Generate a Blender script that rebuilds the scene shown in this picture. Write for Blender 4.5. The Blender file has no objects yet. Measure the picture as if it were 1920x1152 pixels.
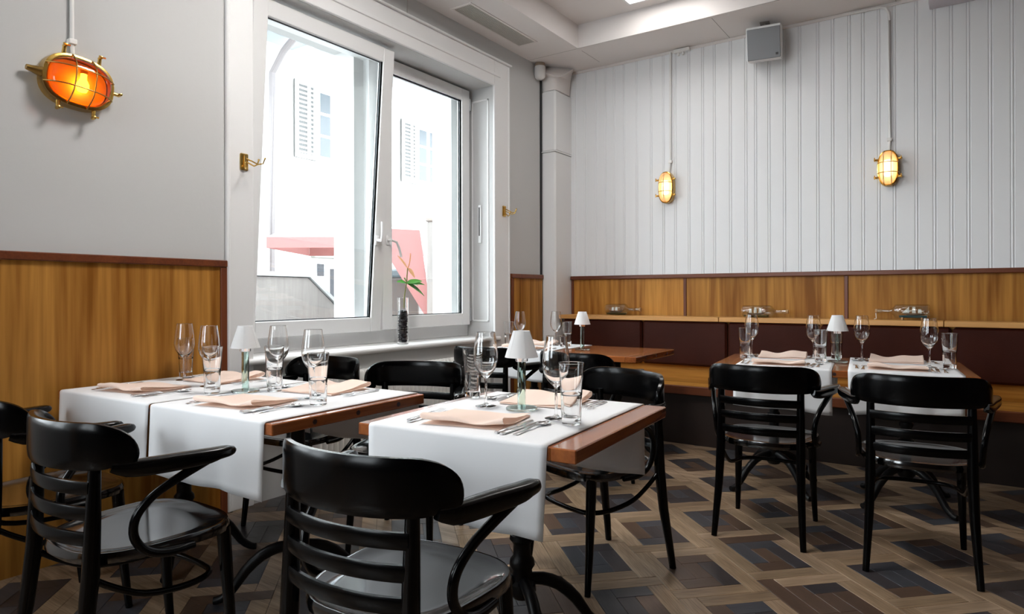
import bpy, bmesh, math, random
from math import sin, cos, pi, radians, sqrt
from mathutils import Vector, Matrix, Euler

random.seed(7)
S = bpy.context.scene
COL = S.collection

# ------------------------------------------------------------------ camera
cam_d = bpy.data.cameras.new('camera')
cam = bpy.data.objects.new('camera', cam_d)
COL.objects.link(cam)
cam_d.sensor_width = 36.0
cam_d.lens = 36.0 * 1236.0 / 1920.0
cam_d.shift_y = -24.0 / 1920.0
cam_d.clip_start = 0.02
M = Matrix.Rotation(radians(34.43), 4, 'Z') @ Matrix.Rotation(radians(90), 4, 'X') @ Matrix.Rotation(radians(-0.13), 4, 'Z')
M.translation = (0, 0, 1.15)
cam.matrix_world = M
S.camera = cam

# ------------------------------------------------------------------ world, light, exposure
W = bpy.data.worlds.new('overcast_sky')
S.world = W
W.use_nodes = True
bg = W.node_tree.nodes['Background']
bg.inputs[0].default_value = (0.90, 0.95, 1.0, 1)
bg.inputs[1].default_value = 4.7

def portal(name, loc, rot, sx, sy):
    d = bpy.data.lights.new(name, 'AREA')
    d.shape = 'RECTANGLE'; d.size = sx; d.size_y = sy
    d.cycles.is_portal = True
    o = bpy.data.objects.new(name, d); COL.objects.link(o)
    o.location = loc; o.rotation_euler = rot
    return o
portal('window_portal', (-3.74, 3.30, 1.86), (0, radians(-90), 0), 2.15, 2.3)
portal('fill_window_portal', (-2.1, -3.45, 2.1), (radians(90), 0, 0), 1.6, 1.85)  # portal of the fill window added in the rear wall
portal('window_portal_side', (-3.74, -0.62, 1.86), (0, radians(-90), 0), 2.15, 2.2)

S.view_settings.view_transform = 'Standard'
S.view_settings.look = 'None'
S.view_settings.gamma = 1.0
S.view_settings.use_curve_mapping = False
S.view_settings.exposure = 1.46
try:
    S.cycles.use_denoising = True
    S.cycles.max_bounces = 14
    S.cycles.transparent_max_bounces = 24
    S.cycles.sample_clamp_indirect = 6.0
except Exception:
    pass

# ------------------------------------------------------------------ materials
def new_mat(name):
    m = bpy.data.materials.new(name); m.use_nodes = True
    return m, m.node_tree.nodes, m.node_tree.links, m.node_tree.nodes['Principled BSDF']

def simple(name, color, rough=0.5, metal=0.0, spec=0.5, bump=0.0, bscale=60.0, coat=0.0, vary=0.0, vscale=3.0, stretch=(1, 1, 1)):
    m, N, L, b = new_mat(name)
    b.inputs['Base Color'].default_value = (*color, 1)
    b.inputs['Roughness'].default_value = rough
    b.inputs['Metallic'].default_value = metal
    b.inputs['Specular IOR Level'].default_value = spec
    b.inputs['Coat Weight'].default_value = coat
    b.inputs['Coat Roughness'].default_value = 0.08
    tc = None
    if bump or vary:
        tc = N.new('ShaderNodeTexCoord'); mp = N.new('ShaderNodeMapping')
        L.new(tc.outputs['Object'], mp.inputs[0]); mp.inputs['Scale'].default_value = stretch
    if bump:
        n = N.new('ShaderNodeTexNoise'); n.inputs['Scale'].default_value = bscale; n.inputs['Detail'].default_value = 4
        L.new(mp.outputs[0], n.inputs['Vector'])
        bp = N.new('ShaderNodeBump'); bp.inputs['Strength'].default_value = bump; bp.inputs['Distance'].default_value = 0.004
        L.new(n.outputs[0], bp.inputs['Height']); L.new(bp.outputs[0], b.inputs['Normal'])
    if vary:
        n = N.new('ShaderNodeTexNoise'); n.inputs['Scale'].default_value = vscale; n.inputs['Detail'].default_value = 5
        L.new(mp.outputs[0], n.inputs['Vector'])
        mx = N.new('ShaderNodeMix'); mx.data_type = 'RGBA'
        mx.inputs['A'].default_value = (*[c * (1 - vary) for c in color], 1)
        mx.inputs['B'].default_value = (*[min(1, c * (1 + vary)) for c in color], 1)
        L.new(n.outputs[0], mx.inputs['Factor']); L.new(mx.outputs['Result'], b.inputs['Base Color'])
    return m

def wood(name, dark, light, axis='Z', scale=1.0, rough=0.35, coat=0.0, fine=14.0, spec=0.5, contrast=(0.3, 0.7), warp=0.25):
    """Wood whose grain runs along the given object axis."""
    m, N, L, b = new_mat(name)
    tc = N.new('ShaderNodeTexCoord'); mp = N.new('ShaderNodeMapping')
    L.new(tc.outputs['Object'], mp.inputs[0])
    k = {'X': 0, 'Y': 1, 'Z': 2}[axis]
    sc = [4.0 * scale] * 3; sc[k] = 0.35 * scale
    mp.inputs['Scale'].default_value = sc
    n1 = N.new('ShaderNodeTexNoise'); n1.inputs['Scale'].default_value = 1.6; n1.inputs['Detail'].default_value = 3; n1.inputs['Distortion'].default_value = warp * 4
    n2 = N.new('ShaderNodeTexNoise'); n2.inputs['Scale'].default_value = fine; n2.inputs['Detail'].default_value = 6
    mp2 = N.new('ShaderNodeMapping'); sc2 = [4.0 * scale] * 3; sc2[k] = 0.16 * scale; mp2.inputs['Scale'].default_value = sc2
    L.new(tc.outputs['Object'], mp2.inputs[0])
    L.new(mp.outputs[0], n1.inputs['Vector']); L.new(mp2.outputs[0], n2.inputs['Vector'])
    ad = N.new('ShaderNodeMix'); ad.data_type = 'FLOAT'; ad.inputs['Factor'].default_value = 0.42
    L.new(n1.outputs[0], ad.inputs['A']); L.new(n2.outputs[0], ad.inputs['B'])
    cr = N.new('ShaderNodeValToRGB')
    cr.color_ramp.elements[0].position = contrast[0]; cr.color_ramp.elements[0].color = (*dark, 1)
    cr.color_ramp.elements[1].position = contrast[1]; cr.color_ramp.elements[1].color = (*light, 1)
    L.new(ad.outputs['Result'], cr.inputs[0])
    oi = N.new('ShaderNodeObjectInfo'); hv = N.new('ShaderNodeHueSaturation')
    ma = N.new('ShaderNodeMapRange'); ma.inputs['To Min'].default_value = 0.86; ma.inputs['To Max'].default_value = 1.12
    L.new(oi.outputs['Random'], ma.inputs['Value']); L.new(ma.outputs[0], hv.inputs['Value'])
    L.new(cr.outputs[0], hv.inputs['Color']); L.new(hv.outputs[0], b.inputs['Base Color'])
    bp = N.new('ShaderNodeBump'); bp.inputs['Strength'].default_value = 0.06; bp.inputs['Distance'].default_value = 0.002
    L.new(n2.outputs[0], bp.inputs['Height']); L.new(bp.outputs[0], b.inputs['Normal'])
    b.inputs['Roughness'].default_value = rough; b.inputs['Coat Weight'].default_value = coat
    b.inputs['Coat Roughness'].default_value = 0.12; b.inputs['Specular IOR Level'].default_value = spec
    return m

def thin_glass(name, tint=(1, 1, 1), ior=1.45, rough=0.0):
    m = bpy.data.materials.new(name); m.use_nodes = True
    N, L = m.node_tree.nodes, m.node_tree.links
    N.remove(N['Principled BSDF'])
    t = N.new('ShaderNodeBsdfTransparent'); t.inputs[0].default_value = (*tint, 1)
    g = N.new('ShaderNodeBsdfGlossy'); g.inputs['Roughness'].default_value = rough
    lw = N.new('ShaderNodeLayerWeight'); pw = N.new('ShaderNodeMath'); pw.operation = 'POWER'; pw.inputs[1].default_value = 5.0
    L.new(lw.outputs['Facing'], pw.inputs[0])
    f0 = ((ior - 1) / (ior + 1)) ** 2
    f = N.new('ShaderNodeMath'); f.operation = 'MULTIPLY_ADD'; f.inputs[1].default_value = 1 - f0; f.inputs[2].default_value = f0
    L.new(pw.outputs[0], f.inputs[0])
    mx = N.new('ShaderNodeMixShader')
    L.new(f.outputs[0], mx.inputs[0]); L.new(t.outputs[0], mx.inputs[1]); L.new(g.outputs[0], mx.inputs[2])
    L.new(mx.outputs[0], N['Material Output'].inputs[0])
    return m

def solid_glass(name, color=(1, 1, 1), rough=0.0, ior=1.5):
    m, N, L, b = new_mat(name)
    b.inputs['Base Color'].default_value = (*color, 1)
    b.inputs['Roughness'].default_value = rough
    b.inputs['IOR'].default_value = ior
    b.inputs['Transmission Weight'].default_value = 1.0
    return m

def emitter(name, color, strength):
    m = bpy.data.materials.new(name); m.use_nodes = True
    N, L = m.node_tree.nodes, m.node_tree.links
    N.remove(N['Principled BSDF'])
    e = N.new('ShaderNodeEmission'); e.inputs[0].default_value = (*color, 1); e.inputs[1].default_value = strength
    L.new(e.outputs[0], N['Material Output'].inputs[0])
    return m

def cloth_mat(name, color, transl=0.15, bump=0.25, bscale=260):
    m, N, L, b = new_mat(name)
    b.inputs['Base Color'].default_value = (*color, 1); b.inputs['Roughness'].default_value = 0.9
    b.inputs['Specular IOR Level'].default_value = 0.15
    tc = N.new('ShaderNodeTexCoord'); n = N.new('ShaderNodeTexNoise'); n.inputs['Scale'].default_value = bscale
    n2 = N.new('ShaderNodeTexNoise'); n2.inputs['Scale'].default_value = 7.0; n2.inputs['Detail'].default_value = 2
    L.new(tc.outputs['Object'], n.inputs['Vector']); L.new(tc.outputs['Object'], n2.inputs['Vector'])
    bp = N.new('ShaderNodeBump'); bp.inputs['Strength'].default_value = bump; bp.inputs['Distance'].default_value = 0.0006
    bp2 = N.new('ShaderNodeBump'); bp2.inputs['Strength'].default_value = 0.35; bp2.inputs['Distance'].default_value = 0.006
    L.new(n.outputs[0], bp.inputs['Height']); L.new(n2.outputs[0], bp2.inputs['Height'])
    L.new(bp.outputs[0], bp2.inputs['Normal']); L.new(bp2.outputs[0], b.inputs['Normal'])
    t = N.new('ShaderNodeBsdfTranslucent'); t.inputs[0].default_value = (*color, 1)
    mx = N.new('ShaderNodeMixShader'); mx.inputs[0].default_value = transl
    out = N['Material Output']
    L.new(b.outputs[0], mx.inputs[1]); L.new(t.outputs[0], mx.inputs[2]); L.new(mx.outputs[0], out.inputs[0])
    return m

PLASTER = simple('white_plaster', (0.58, 0.58, 0.575), 0.75, bump=0.25, bscale=18, spec=0.25)
PAINT = simple('white_paint', (0.83, 0.83, 0.83), 0.4, spec=0.4)
BOARDP = simple('board_paint', (0.82, 0.83, 0.84), 0.42, spec=0.4, bump=0.05, bscale=40)
CEILP = simple('ceiling_paint', (0.80, 0.76, 0.74), 0.7, spec=0.2)
HONEY = wood('honey_ply', (0.24, 0.085, 0.009), (0.60, 0.285, 0.058), 'Z', 1.0, 0.45, fine=9, spec=0.2, contrast=(0.36, 0.65))
HONEYX = wood('honey_ply_lengthwise', (0.24, 0.085, 0.009), (0.60, 0.285, 0.058), 'X', 1.0, 0.45, fine=9, spec=0.2, contrast=(0.36, 0.65))
LEDGEW = wood('ledge_wood', (0.48, 0.22, 0.06), (0.70, 0.38, 0.13), 'X', 1.0, 0.35)
TRIM = wood('mahogany_trim', (0.10, 0.022, 0.008), (0.20, 0.055, 0.016), 'X', 2.0, 0.35)
TRIMZ = wood('mahogany_trim_upright', (0.10, 0.022, 0.008), (0.20, 0.055, 0.016), 'Z', 2.0, 0.35)
TABLEW = wood('table_wood', (0.21, 0.052, 0.012), (0.42, 0.135, 0.032), 'X', 1.6, 0.22, coat=0.6)
TABLEWY = wood('table_wood_cross', (0.17, 0.040, 0.010), (0.36, 0.11, 0.026), 'Y', 1.6, 0.22, coat=0.6)
PLUG = simple('dark_plug', (0.03, 0.008, 0.004), 0.4)
LACQ = simple('black_lacquer', (0.0008, 0.0008, 0.001), 0.2, spec=0.18)
LACQS = simple('black_lacquer_seat', (0.001, 0.001, 0.0012), 0.16, spec=0.7, coat=1.0)
LACQA = simple('black_lacquer_arm', (0.0008, 0.0008, 0.001), 0.18, spec=0.32)
IRON = simple('black_iron', (0.003, 0.003, 0.0035), 0.4, spec=0.25)
LEATHER = simple('dark_brown_leather', (0.040, 0.009, 0.005), 0.45, spec=0.12, bump=0.35, bscale=220, vary=0.3, vscale=6)
LINEN = cloth_mat('white_linen', (0.86, 0.86, 0.87))
PEACH = cloth_mat('peach_linen', (0.96, 0.79, 0.69), 0.25)
CHROME = simple('polished_steel', (0.75, 0.75, 0.76), 0.16, metal=1.0)
BRASS = simple('polished_brass', (0.72, 0.46, 0.12), 0.24, metal=1.0, vary=0.25, vscale=30)
BRASSD = simple('aged_brass', (0.42, 0.26, 0.08), 0.34, metal=1.0, vary=0.4, vscale=25)
GLASS = solid_glass('clear_glass', (0.985, 0.99, 0.99))
GREENGL = solid_glass('greenish_glass', (0.80, 0.94, 0.90))
BOTTLEG = thin_glass('bottle_glass', (0.955, 0.96, 0.945), 1.65, 0.04)
PANE = thin_glass('window_pane', (0.97, 0.985, 0.985), 1.45)
AMBER = thin_glass('amber_glass', (0.85, 0.27, 0.03), 1.45, 0.02)
SHADE = cloth_mat('white_shade', (0.92, 0.92, 0.92), 0.5, 0.1, 300)
SEAL = simple('dark_seal', (0.03, 0.035, 0.04), 0.5)
ALU = simple('seal_metal', (0.5, 0.47, 0.38), 0.35, metal=0.8)

# ------------------------------------------------------------------ mesh builder
class MB:
    def __init__(s):
        s.v = []; s.f = []; s.mi = []; s.cur = 0
    def add(s, vs, fs):
        o = len(s.v); s.v += [tuple(v) for v in vs]
        for f in fs:
            s.f.append(tuple(i + o for i in f)); s.mi.append(s.cur)
        return s
    def box(s, x0, x1, y0, y1, z0, z1, mat=None):
        vs = [(x, y, z) for z in (z0, z1) for y in (y0, y1) for x in (x0, x1)]
        if mat is not None: vs = [tuple(mat @ Vector(v)) for v in vs]
        return s.add(vs, [(0, 2, 3, 1), (4, 5, 7, 6), (0, 1, 5, 4), (2, 6, 7, 3), (0, 4, 6, 2), (1, 3, 7, 5)])
    def cbox(s, x0, x1, y0, y1, z0, z1, c=0.003, mat=None):
        """box with chamfered edges"""
        b = bmesh.new()
        g = bmesh.ops.create_cube(b, size=1.0)
        for v in b.verts:
            v.co = Vector(((x0 + x1) / 2 + v.co.x * (x1 - x0), (y0 + y1) / 2 + v.co.y * (y1 - y0), (z0 + z1) / 2 + v.co.z * (z1 - z0)))
        c = min(c, 0.45 * min(abs(x1 - x0), abs(y1 - y0), abs(z1 - z0)))
        bmesh.ops.bevel(b, geom=b.edges[:], offset=c, segments=1, profile=0.5, affect='EDGES')
        b.verts.index_update()
        vs = [v.co.copy() for v in b.verts]
        if mat is not None: vs = [mat @ v for v in vs]
        fs = [tuple(v.index for v in f.verts) for f in b.faces]
        b.free()
        return s.add(vs, fs)
    def lathe(s, prof, seg=24, cx=0, cy=0, cz=0, close=False, sx=1, sy=1):
        """prof: list of (r, z), revolved about z; r==0 points become poles"""
        rings = []; vs = []
        for r, z in prof:
            if r < 1e-6:
                rings.append([len(vs)]); vs.append((cx, cy, cz + z))
            else:
                rings.append(list(range(len(vs), len(vs) + seg)))
                vs += [(cx + sx * r * cos(2 * pi * i / seg), cy + sy * r * sin(2 * pi * i / seg), cz + z) for i in range(seg)]
        fs = []
        n = len(rings)
        for k in range(n if close else n - 1):
            a, b = rings[k], rings[(k + 1) % n]
            for i in range(seg):
                j = (i + 1) % seg
                if len(a) == 1 and len(b) == 1: continue
                if len(a) == 1: fs.append((a[0], b[j], b[i]))
                elif len(b) == 1: fs.append((a[i], a[j], b[0]))
                else: fs.append((a[i], a[j], b[j], b[i]))
        return s.add(vs, fs)
    def sweep(s, pts, ws, hs, seg=8, up=(0, 0, 1), power=2.0, caps=True, sub=0):
        """superellipse section swept along pts. ws: half width (sideways), hs: half height (along up)"""
        P = [Vector(p) for p in pts]; n = len(P)
        if not hasattr(ws, '__len__'): ws = [ws] * n
        if not hasattr(hs, '__len__'): hs = [hs] * n
        if sub:
            def cr(A, i, t):
                a, b, c, d = A[max(i - 1, 0)], A[i], A[i + 1], A[min(i + 2, n - 1)]
                return 0.5 * (2 * b + (c - a) * t + (2 * a - 5 * b + 4 * c - d) * t * t + (3 * b - a - 3 * c + d) * t ** 3)
            ks = [(i, j / sub) for i in range(n - 1) for j in range(sub)] + [(n - 2, 1.0)]
            P, ws, hs = [cr(P, i, t) for i, t in ks], [cr(ws, i, t) for i, t in ks], [cr(hs, i, t) for i, t in ks]
            n = len(P)
        vs = []; U = Vector(up)
        for i in range(n):
            t = (P[min(i + 1, n - 1)] - P[max(i - 1, 0)]).normalized()
            sd = t.cross(U)
            if sd.length < 1e-4: sd = t.cross(Vector((0, 1, 0)) if abs(t.y) < 0.9 else Vector((1, 0, 0)))
            sd.normalize(); u2 = sd.cross(t).normalized()
            for k in range(seg):
                a = 2 * pi * (k + 0.5) / seg
                ca, sa = cos(a), sin(a)
                ex = 2.0 / power
                x = math.copysign(abs(ca) ** ex, ca); y = math.copysign(abs(sa) ** ex, sa)
                vs.append(P[i] + sd * x * ws[i] + u2 * y * hs[i])
        fs = []
        for i in range(n - 1):
            for k in range(seg):
                j = (k + 1) % seg
                fs.append((i * seg + k, i * seg + j, (i + 1) * seg + j, (i + 1) * seg + k))
        if caps:
            fs.append(tuple(reversed(range(seg)))); fs.append(tuple((n - 1) * seg + k for k in range(seg)))
        return s.add(vs, fs)
    def tube(s, pts, r, seg=8, up=(0, 0, 1), sub=0):
        return s.sweep(pts, r, r, seg, up, sub=sub)
    def prism(s, poly, z0, z1, mat=None):
        """poly in xy, extruded in z"""
        n = len(poly)
        vs = [(x, y, z0) for x, y in poly] + [(x, y, z1) for x, y in poly]
        if mat is not None: vs = [tuple(mat @ Vector(v)) for v in vs]
        fs = [tuple(reversed(range(n))), tuple(range(n, 2 * n))] + [(i, (i + 1) % n, n + (i + 1) % n, n + i) for i in range(n)]
        return s.add(vs, fs)
    def grid(s, fn, nu, nv):
        vs = [fn(i / nu, j / nv) for j in range(nv + 1) for i in range(nu + 1)]
        fs = [(j * (nu + 1) + i, j * (nu + 1) + i + 1, (j + 1) * (nu + 1) + i + 1, (j + 1) * (nu + 1) + i) for j in range(nv) for i in range(nu)]
        return s.add(vs, fs)
    def mesh(s, name, mats, smooth=False):
        me = bpy.data.meshes.new(name)
        me.from_pydata(s.v, [], s.f)
        if not isinstance(mats, (list, tuple)): mats = [mats]
        for m in mats: me.materials.append(m)
        if len(mats) > 1: me.polygons.foreach_set('material_index', s.mi)
        b = bmesh.new(); b.from_mesh(me)
        bmesh.ops.recalc_face_normals(b, faces=b.faces)
        b.to_mesh(me); b.free()
        if smooth:
            me.polygons.foreach_set('use_smooth', [True] * len(me.polygons))
            try: me.set_sharp_from_angle(angle=radians(smooth if smooth > 1 else 40))
            except Exception: pass
        me.update()
        return me
    def build(s, name, mats, parent=None, loc=None, rot=None, smooth=False):
        return link(name, s.mesh(name, mats, smooth), parent, loc, rot)

def link(name, me, parent=None, loc=None, rot=None):
    o = bpy.data.objects.new(name, me); COL.objects.link(o)
    if parent is not None: o.parent = parent
    if loc is not None: o.location = loc
    if rot is not None: o.rotation_euler = rot
    return o

def tag(o, label, cat, group=None):
    o['label'] = label; o['category'] = cat
    if group: o['group'] = group
    return o
def thing(name, label, cat, loc=(0, 0, 0), rotz=0.0, group=None):
    o = bpy.data.objects.new(name, None); COL.objects.link(o)
    o.empty_display_size = 0.05
    o.location = loc; o.rotation_euler = (0, 0, radians(rotz))
    return tag(o, label, cat, group)
def struct(o):
    o['kind'] = 'structure'; return o
def sgroup(name):
    o = bpy.data.objects.new(name, None); COL.objects.link(o)
    return struct(o)
def dup(root, loc, rotz, label, group=None):
    r = root.copy(); COL.objects.link(r)
    r.location = loc; r.rotation_euler = (0, 0, radians(rotz)); r['label'] = label
    if group: r['group'] = group
    for ch in list(root.children):
        c = ch.copy(); COL.objects.link(c); c.parent = r
        for g in list(ch.children):
            d = g.copy(); COL.objects.link(d); d.parent = c
    return r

# ================================================================== ROOM
XL, YB, ZC, ZK = -3.22, 5.48, 3.25, 3.45
XR, YF = 3.6, -3.2
XO = -3.75                                   # outer face of the window wall

# ---- left wall with two window openings (the one in view and its twin behind the camera)
def wall_left():
    m = MB()
    win = [(-1.75, 0.50), (2.17, 4.42)]
    z0, z1 = 0.795, 2.88
    m.box(XO, XL, YF - 0.3, YB + 0.3, 0, z0)
    m.box(XO, XL, YF - 0.3, YB + 0.3, z1, 3.6)
    y = YF - 0.3
    for a, b in win:
        m.box(XO, XL, y, a, z0, z1); y = b
    m.box(XO, XL, y, YB + 0.3, z0, z1)
    # stone pier between the two outer openings
    m.box(XO, -3.54, 3.20, 3.43, z0, z1)
    m.box(XO, -3.54, 4.27, 4.42, z0, z1)
    return struct(m.build('wall_left', PLASTER))
WL = wall_left()

def casing():
    # moulded white surround of the window
    m = MB()
    x0, x1 = XL, XL + 0.022
    m.cbox(x0, x1, 2.02, 2.172, 0.0, 3.09, 0.004)
    m.cbox(x0, x1 + 0.006, 2.014, 2.034, 0.0, 3.088, 0.006)
    m.cbox(x0, x1, 4.418, 4.63, 0.0, 3.09, 0.004)
    m.cbox(x0, x1 + 0.006, 4.612, 4.636, 0.0, 3.088, 0.006)
    m.cbox(x0, x1, 2.172, 4.418, 2.88, 3.09, 0.004)
    m.cbox(x0, x1 + 0.008, 2.10, 4.50, 2.96, 2.985, 0.004)
    m.cbox(x0, x1 + 0.02, 2.0, 4.65, 3.09, 3.105, 0.004)
    # moulding framing the reveal panel
    for (za, zb, xa, xb) in ((0.92, 2.78, -3.44, -3.425), (0.92, 2.78, -3.275, -3.26)):
        m.cbox(xa, xb, 4.412, 4.421, za, zb, 0.003)
    m.cbox(-3.44, -3.26, 4.412, 4.421, 2.765, 2.78, 0.003)
    m.cbox(-3.44, -3.26, 4.412, 4.421, 0.92, 0.935, 0.003)
    o = m.build('window_casing', PAINT, WL)
    return o
casing()
mb = MB(); mb.cbox(XL - 0.012, XL + 0.004, 3.40, 3.404, 3.105, 3.25, 0.001)
mb.build('panel_joint', simple('joint_shadow_paint', (0.45, 0.42, 0.40), 0.7), WL)

# ---- window
win = sgroup('window_1')
def frame_bars(m, y0, y1, z0, z1, w, x0, x1, c=0.004, mat=None):
    m.cbox(x0, x1, y0, y0 + w, z0, z1, c, mat); m.cbox(x0, x1, y1 - w, y1, z0, z1, c, mat)
    m.cbox(x0, x1, y0 + w, y1 - w, z0, z0 + w, c, mat); m.cbox(x0, x1, y0 + w, y1 - w, z1 - w, z1, c, mat)
mb = MB()
frame_bars(mb, 2.17, 4.42, 0.80, 2.88, 0.055, -3.55, -3.485)
mb.cbox(-3.55, -3.485, 3.29, 3.42, 0.85, 2.85, 0.004)
mb.cbox(-3.55, -3.484, 2.17, 4.42, 0.80, 0.925, 0.004)
mb.build('window_frame', PAINT, win)
mb = MB()
mb.cbox(-3.49, XL + 0.03, 2.172, 4.418, 0.765, 0.80, 0.006)
mb.sweep([(XL + 0.03, 2.10, 0.783), (XL + 0.03, 4.47, 0.783)], 0.018, 0.018, 10)
mb.build('window_sill', PAINT, win, smooth=50)

def sash(y0, y1, z0, z1, tilt, hinge_side, label=None):
    """local: x towards the room, origin at the bottom rail"""
    m = MB()
    h = z1 - z0; w = 0.098
    frame_bars(m, y0, y1, 0, h, w, 0.0, 0.058)
    frame_bars(m, y0 + w - 0.016, y1 - w + 0.016, w - 0.016, h - w + 0.016, 0.016, 0.008, 0.05, 0.003)
    o = m.build('sash', PAINT, win, (-3.485, 0, z0), (0, tilt, 0))
    g = MB(); g.box(0.020, 0.024, y0 + w - 0.01, y1 - w + 0.01, w - 0.01, h - w + 0.01)
    g.box(0.036, 0.040, y0 + w - 0.01, y1 - w + 0.01, w - 0.01, h - w + 0.01)
    g.build('pane', PANE, o)
    s = MB()
    frame_bars(s, y0 + w - 0.001, y1 - w + 0.001, w - 0.001, h - w + 0.001, 0.007, 0.026, 0.034, 0.001)
    s.build('glass_spacer', SEAL, o)
    s = MB()
    frame_bars(s, y0 + 0.004, y1 - 0.004, 0.004, h - 0.004, 0.008, -0.012, 0.0, 0.002)
    s.build('gasket', ALU, o)
    return o
sash1 = sash(2.235, 3.345, 0.895, 2.86, radians(4.2), 'b')
sash2 = sash(3.365, 4.375, 0.895, 2.86, 0.0, 'r')
def handle(parent, y, z, turned):
    m = MB()
    m.cbox(0.058, 0.066, y - 0.016, y + 0.016, z - 0.035, z + 0.035, 0.004)
    m.tube([(0.062, y, z), (0.10, y, z)], 0.010, 10)
    if turned:
        m.sweep([(0.10, y - 0.006, z), (0.104, y + 0.045, z - 0.012), (0.102, y + 0.075, z - 0.06), (0.10, y + 0.095, z - 0.115)], 0.010, 0.009, 10)
    else:
        m.sweep([(0.10, y, z - 0.008), (0.106, y, z + 0.03), (0.104, y, z + 0.08), (0.10, y, z + 0.13)], 0.010, 0.009, 10, up=(0, 1, 0))
    return m.build('handle', PAINT, parent, smooth=50)
handle(sash1, 3.265, 0.64, False)
handle(sash2, 3.415, 0.645, True)
mb = MB(); mb.cbox(0.02, 0.064, 4.372, 4.386, 1.80, 1.90, 0.003); mb.cbox(0.02, 0.064, 4.372, 4.386, 0.03, 0.14, 0.003)
mb.build('hinge', simple('hinge_grey', (0.45, 0.46, 0.48), 0.35, metal=0.6), sash2)

# strap slot in the reveal
t = thing('strap_guide', 'white strap guide with a narrow black slot set in the right window reveal', 'window fitting', (-3.355, 4.42, 1.63))
mb = MB(); mb.cbox(-0.012, 0.02, -0.012, 0.0, -0.05, 0.27, 0.004); mb.build('plate', PAINT, t)
mb = MB(); mb.cbox(-0.003, 0.007, -0.014, -0.011, 0.01, 0.25, 0.001); mb.build('slot', simple('slot_black', (0.01, 0.01, 0.012), 0.6), t)

# twin window behind the camera on the same wall (daylight source); the rear window is added for fill
w2 = sgroup('window_2')
mb = MB(); frame_bars(mb, -1.75, 0.50, 0.80, 2.88, 0.11, -3.55, -3.485); mb.cbox(-3.55, -3.485, -0.68, -0.56, 0.9, 2.78, 0.004)
mb.build('window_frame', PAINT, w2)
mb = MB(); mb.box(-3.52, -3.516, -1.66, 0.41, 0.9, 2.78); mb.build('pane', PANE, w2)

# ---- left wall wainscot
def wains(y0, y1, z1, trim_right, trim_left):
    m = MB(); m.box(XL, XL + 0.016, y0, y1, 0.0, z1 - 0.03); m.build('wainscot_panel', HONEY, WL)
    m = MB(); m.cbox(XL, XL + 0.032, y0, y1, z1 - 0.036, z1, 0.004); m.build('cap_rail', TRIM, WL)
    if trim_right:
        m = MB(); m.cbox(XL, XL + 0.028, y1 - 0.036, y1, 0.0, z1 - 0.036, 0.004); m.build('edge_strip', TRIMZ, WL)
    if trim_left:
        m = MB(); m.cbox(XL, XL + 0.028, y0, y0 + 0.036, 0.0, z1 - 0.036, 0.004); m.build('edge_strip', TRIMZ, WL)
wains(0.6, 2.013, 1.331, True, False)
wains(-3.2, -1.9, 1.331, False, False)
wains(4.655, 5.17, 1.327, False, True)

# ---- back wall, tongue and groove boards
mb = MB(); mb.box(XO, XR + 0.3, YB + 0.02, YB + 0.35, 0, 3.6)
WB = struct(mb.build('wall_back', PLASTER))
gx = [-3.20, -3.115, -3.01, -2.908, -2.793, -2.697, -2.613, -2.514, -2.391, -2.255, -2.142, -2.035, -1.915, -1.796, -1.698, -1.566, -1.442,
      -1.366, -1.263, -1.148, -1.035, -0.906, -0.802, -0.69, -0.599, -0.497, -0.398, -0.264, -0.156, -0.057, 0.04, 0.161, 0.278]
while gx[-1] < XR: gx.append(gx[-1] + 0.108)
for i in range(len(gx) - 1):
    a, b = gx[i], gx[i + 1]
    z0, z1 = 1.30, ZC
    prof = [(a + 0.001, YB + 0.02), (a + 0.001, YB + 0.004), (a + 0.004, YB), (b - 0.024, YB), (b - 0.020, YB + 0.0045), (b - 0.017, YB + 0.0045),
            (b - 0.0145, YB + 0.001), (b - 0.010, YB - 0.001), (b - 0.0055, YB + 0.001), (b - 0.003, YB + 0.0045), (b + 0.001, YB + 0.005), (b + 0.001, YB + 0.02)]
    m = MB(); m.prism(prof, z0, z1)
    m.build('board', BOARDP, WB)
# wainscot panels of the back wall with dark strips
seams = [-3.055, -1.962, -0.725, 0.52, 1.75, 2.98, XR]
for i in range(len(seams) - 1):
    m = MB(); m.box(seams[i], seams[i + 1], YB - 0.004, YB + 0.02, 0.30, 1.30)
    m.build('wainscot_panel', HONEY, WB)
    m = MB(); m.cbox(seams[i] - 0.013, seams[i] + 0.013, YB - 0.012, YB, 0.30, 1.284, 0.003)
    m.build('divider_strip', TRIMZ, WB)
m = MB(); m.cbox(-3.07, XR, YB - 0.03, YB + 0.01, 1.284, 1.318, 0.005); m.build('cap_rail', TRIM, WB)
m = MB(); m.cbox(-3.07, XR, YB - 0.006, YB + 0.01, 3.225, 3.25, 0.003); m.build('top_strip', CEILP, WB)

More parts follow.
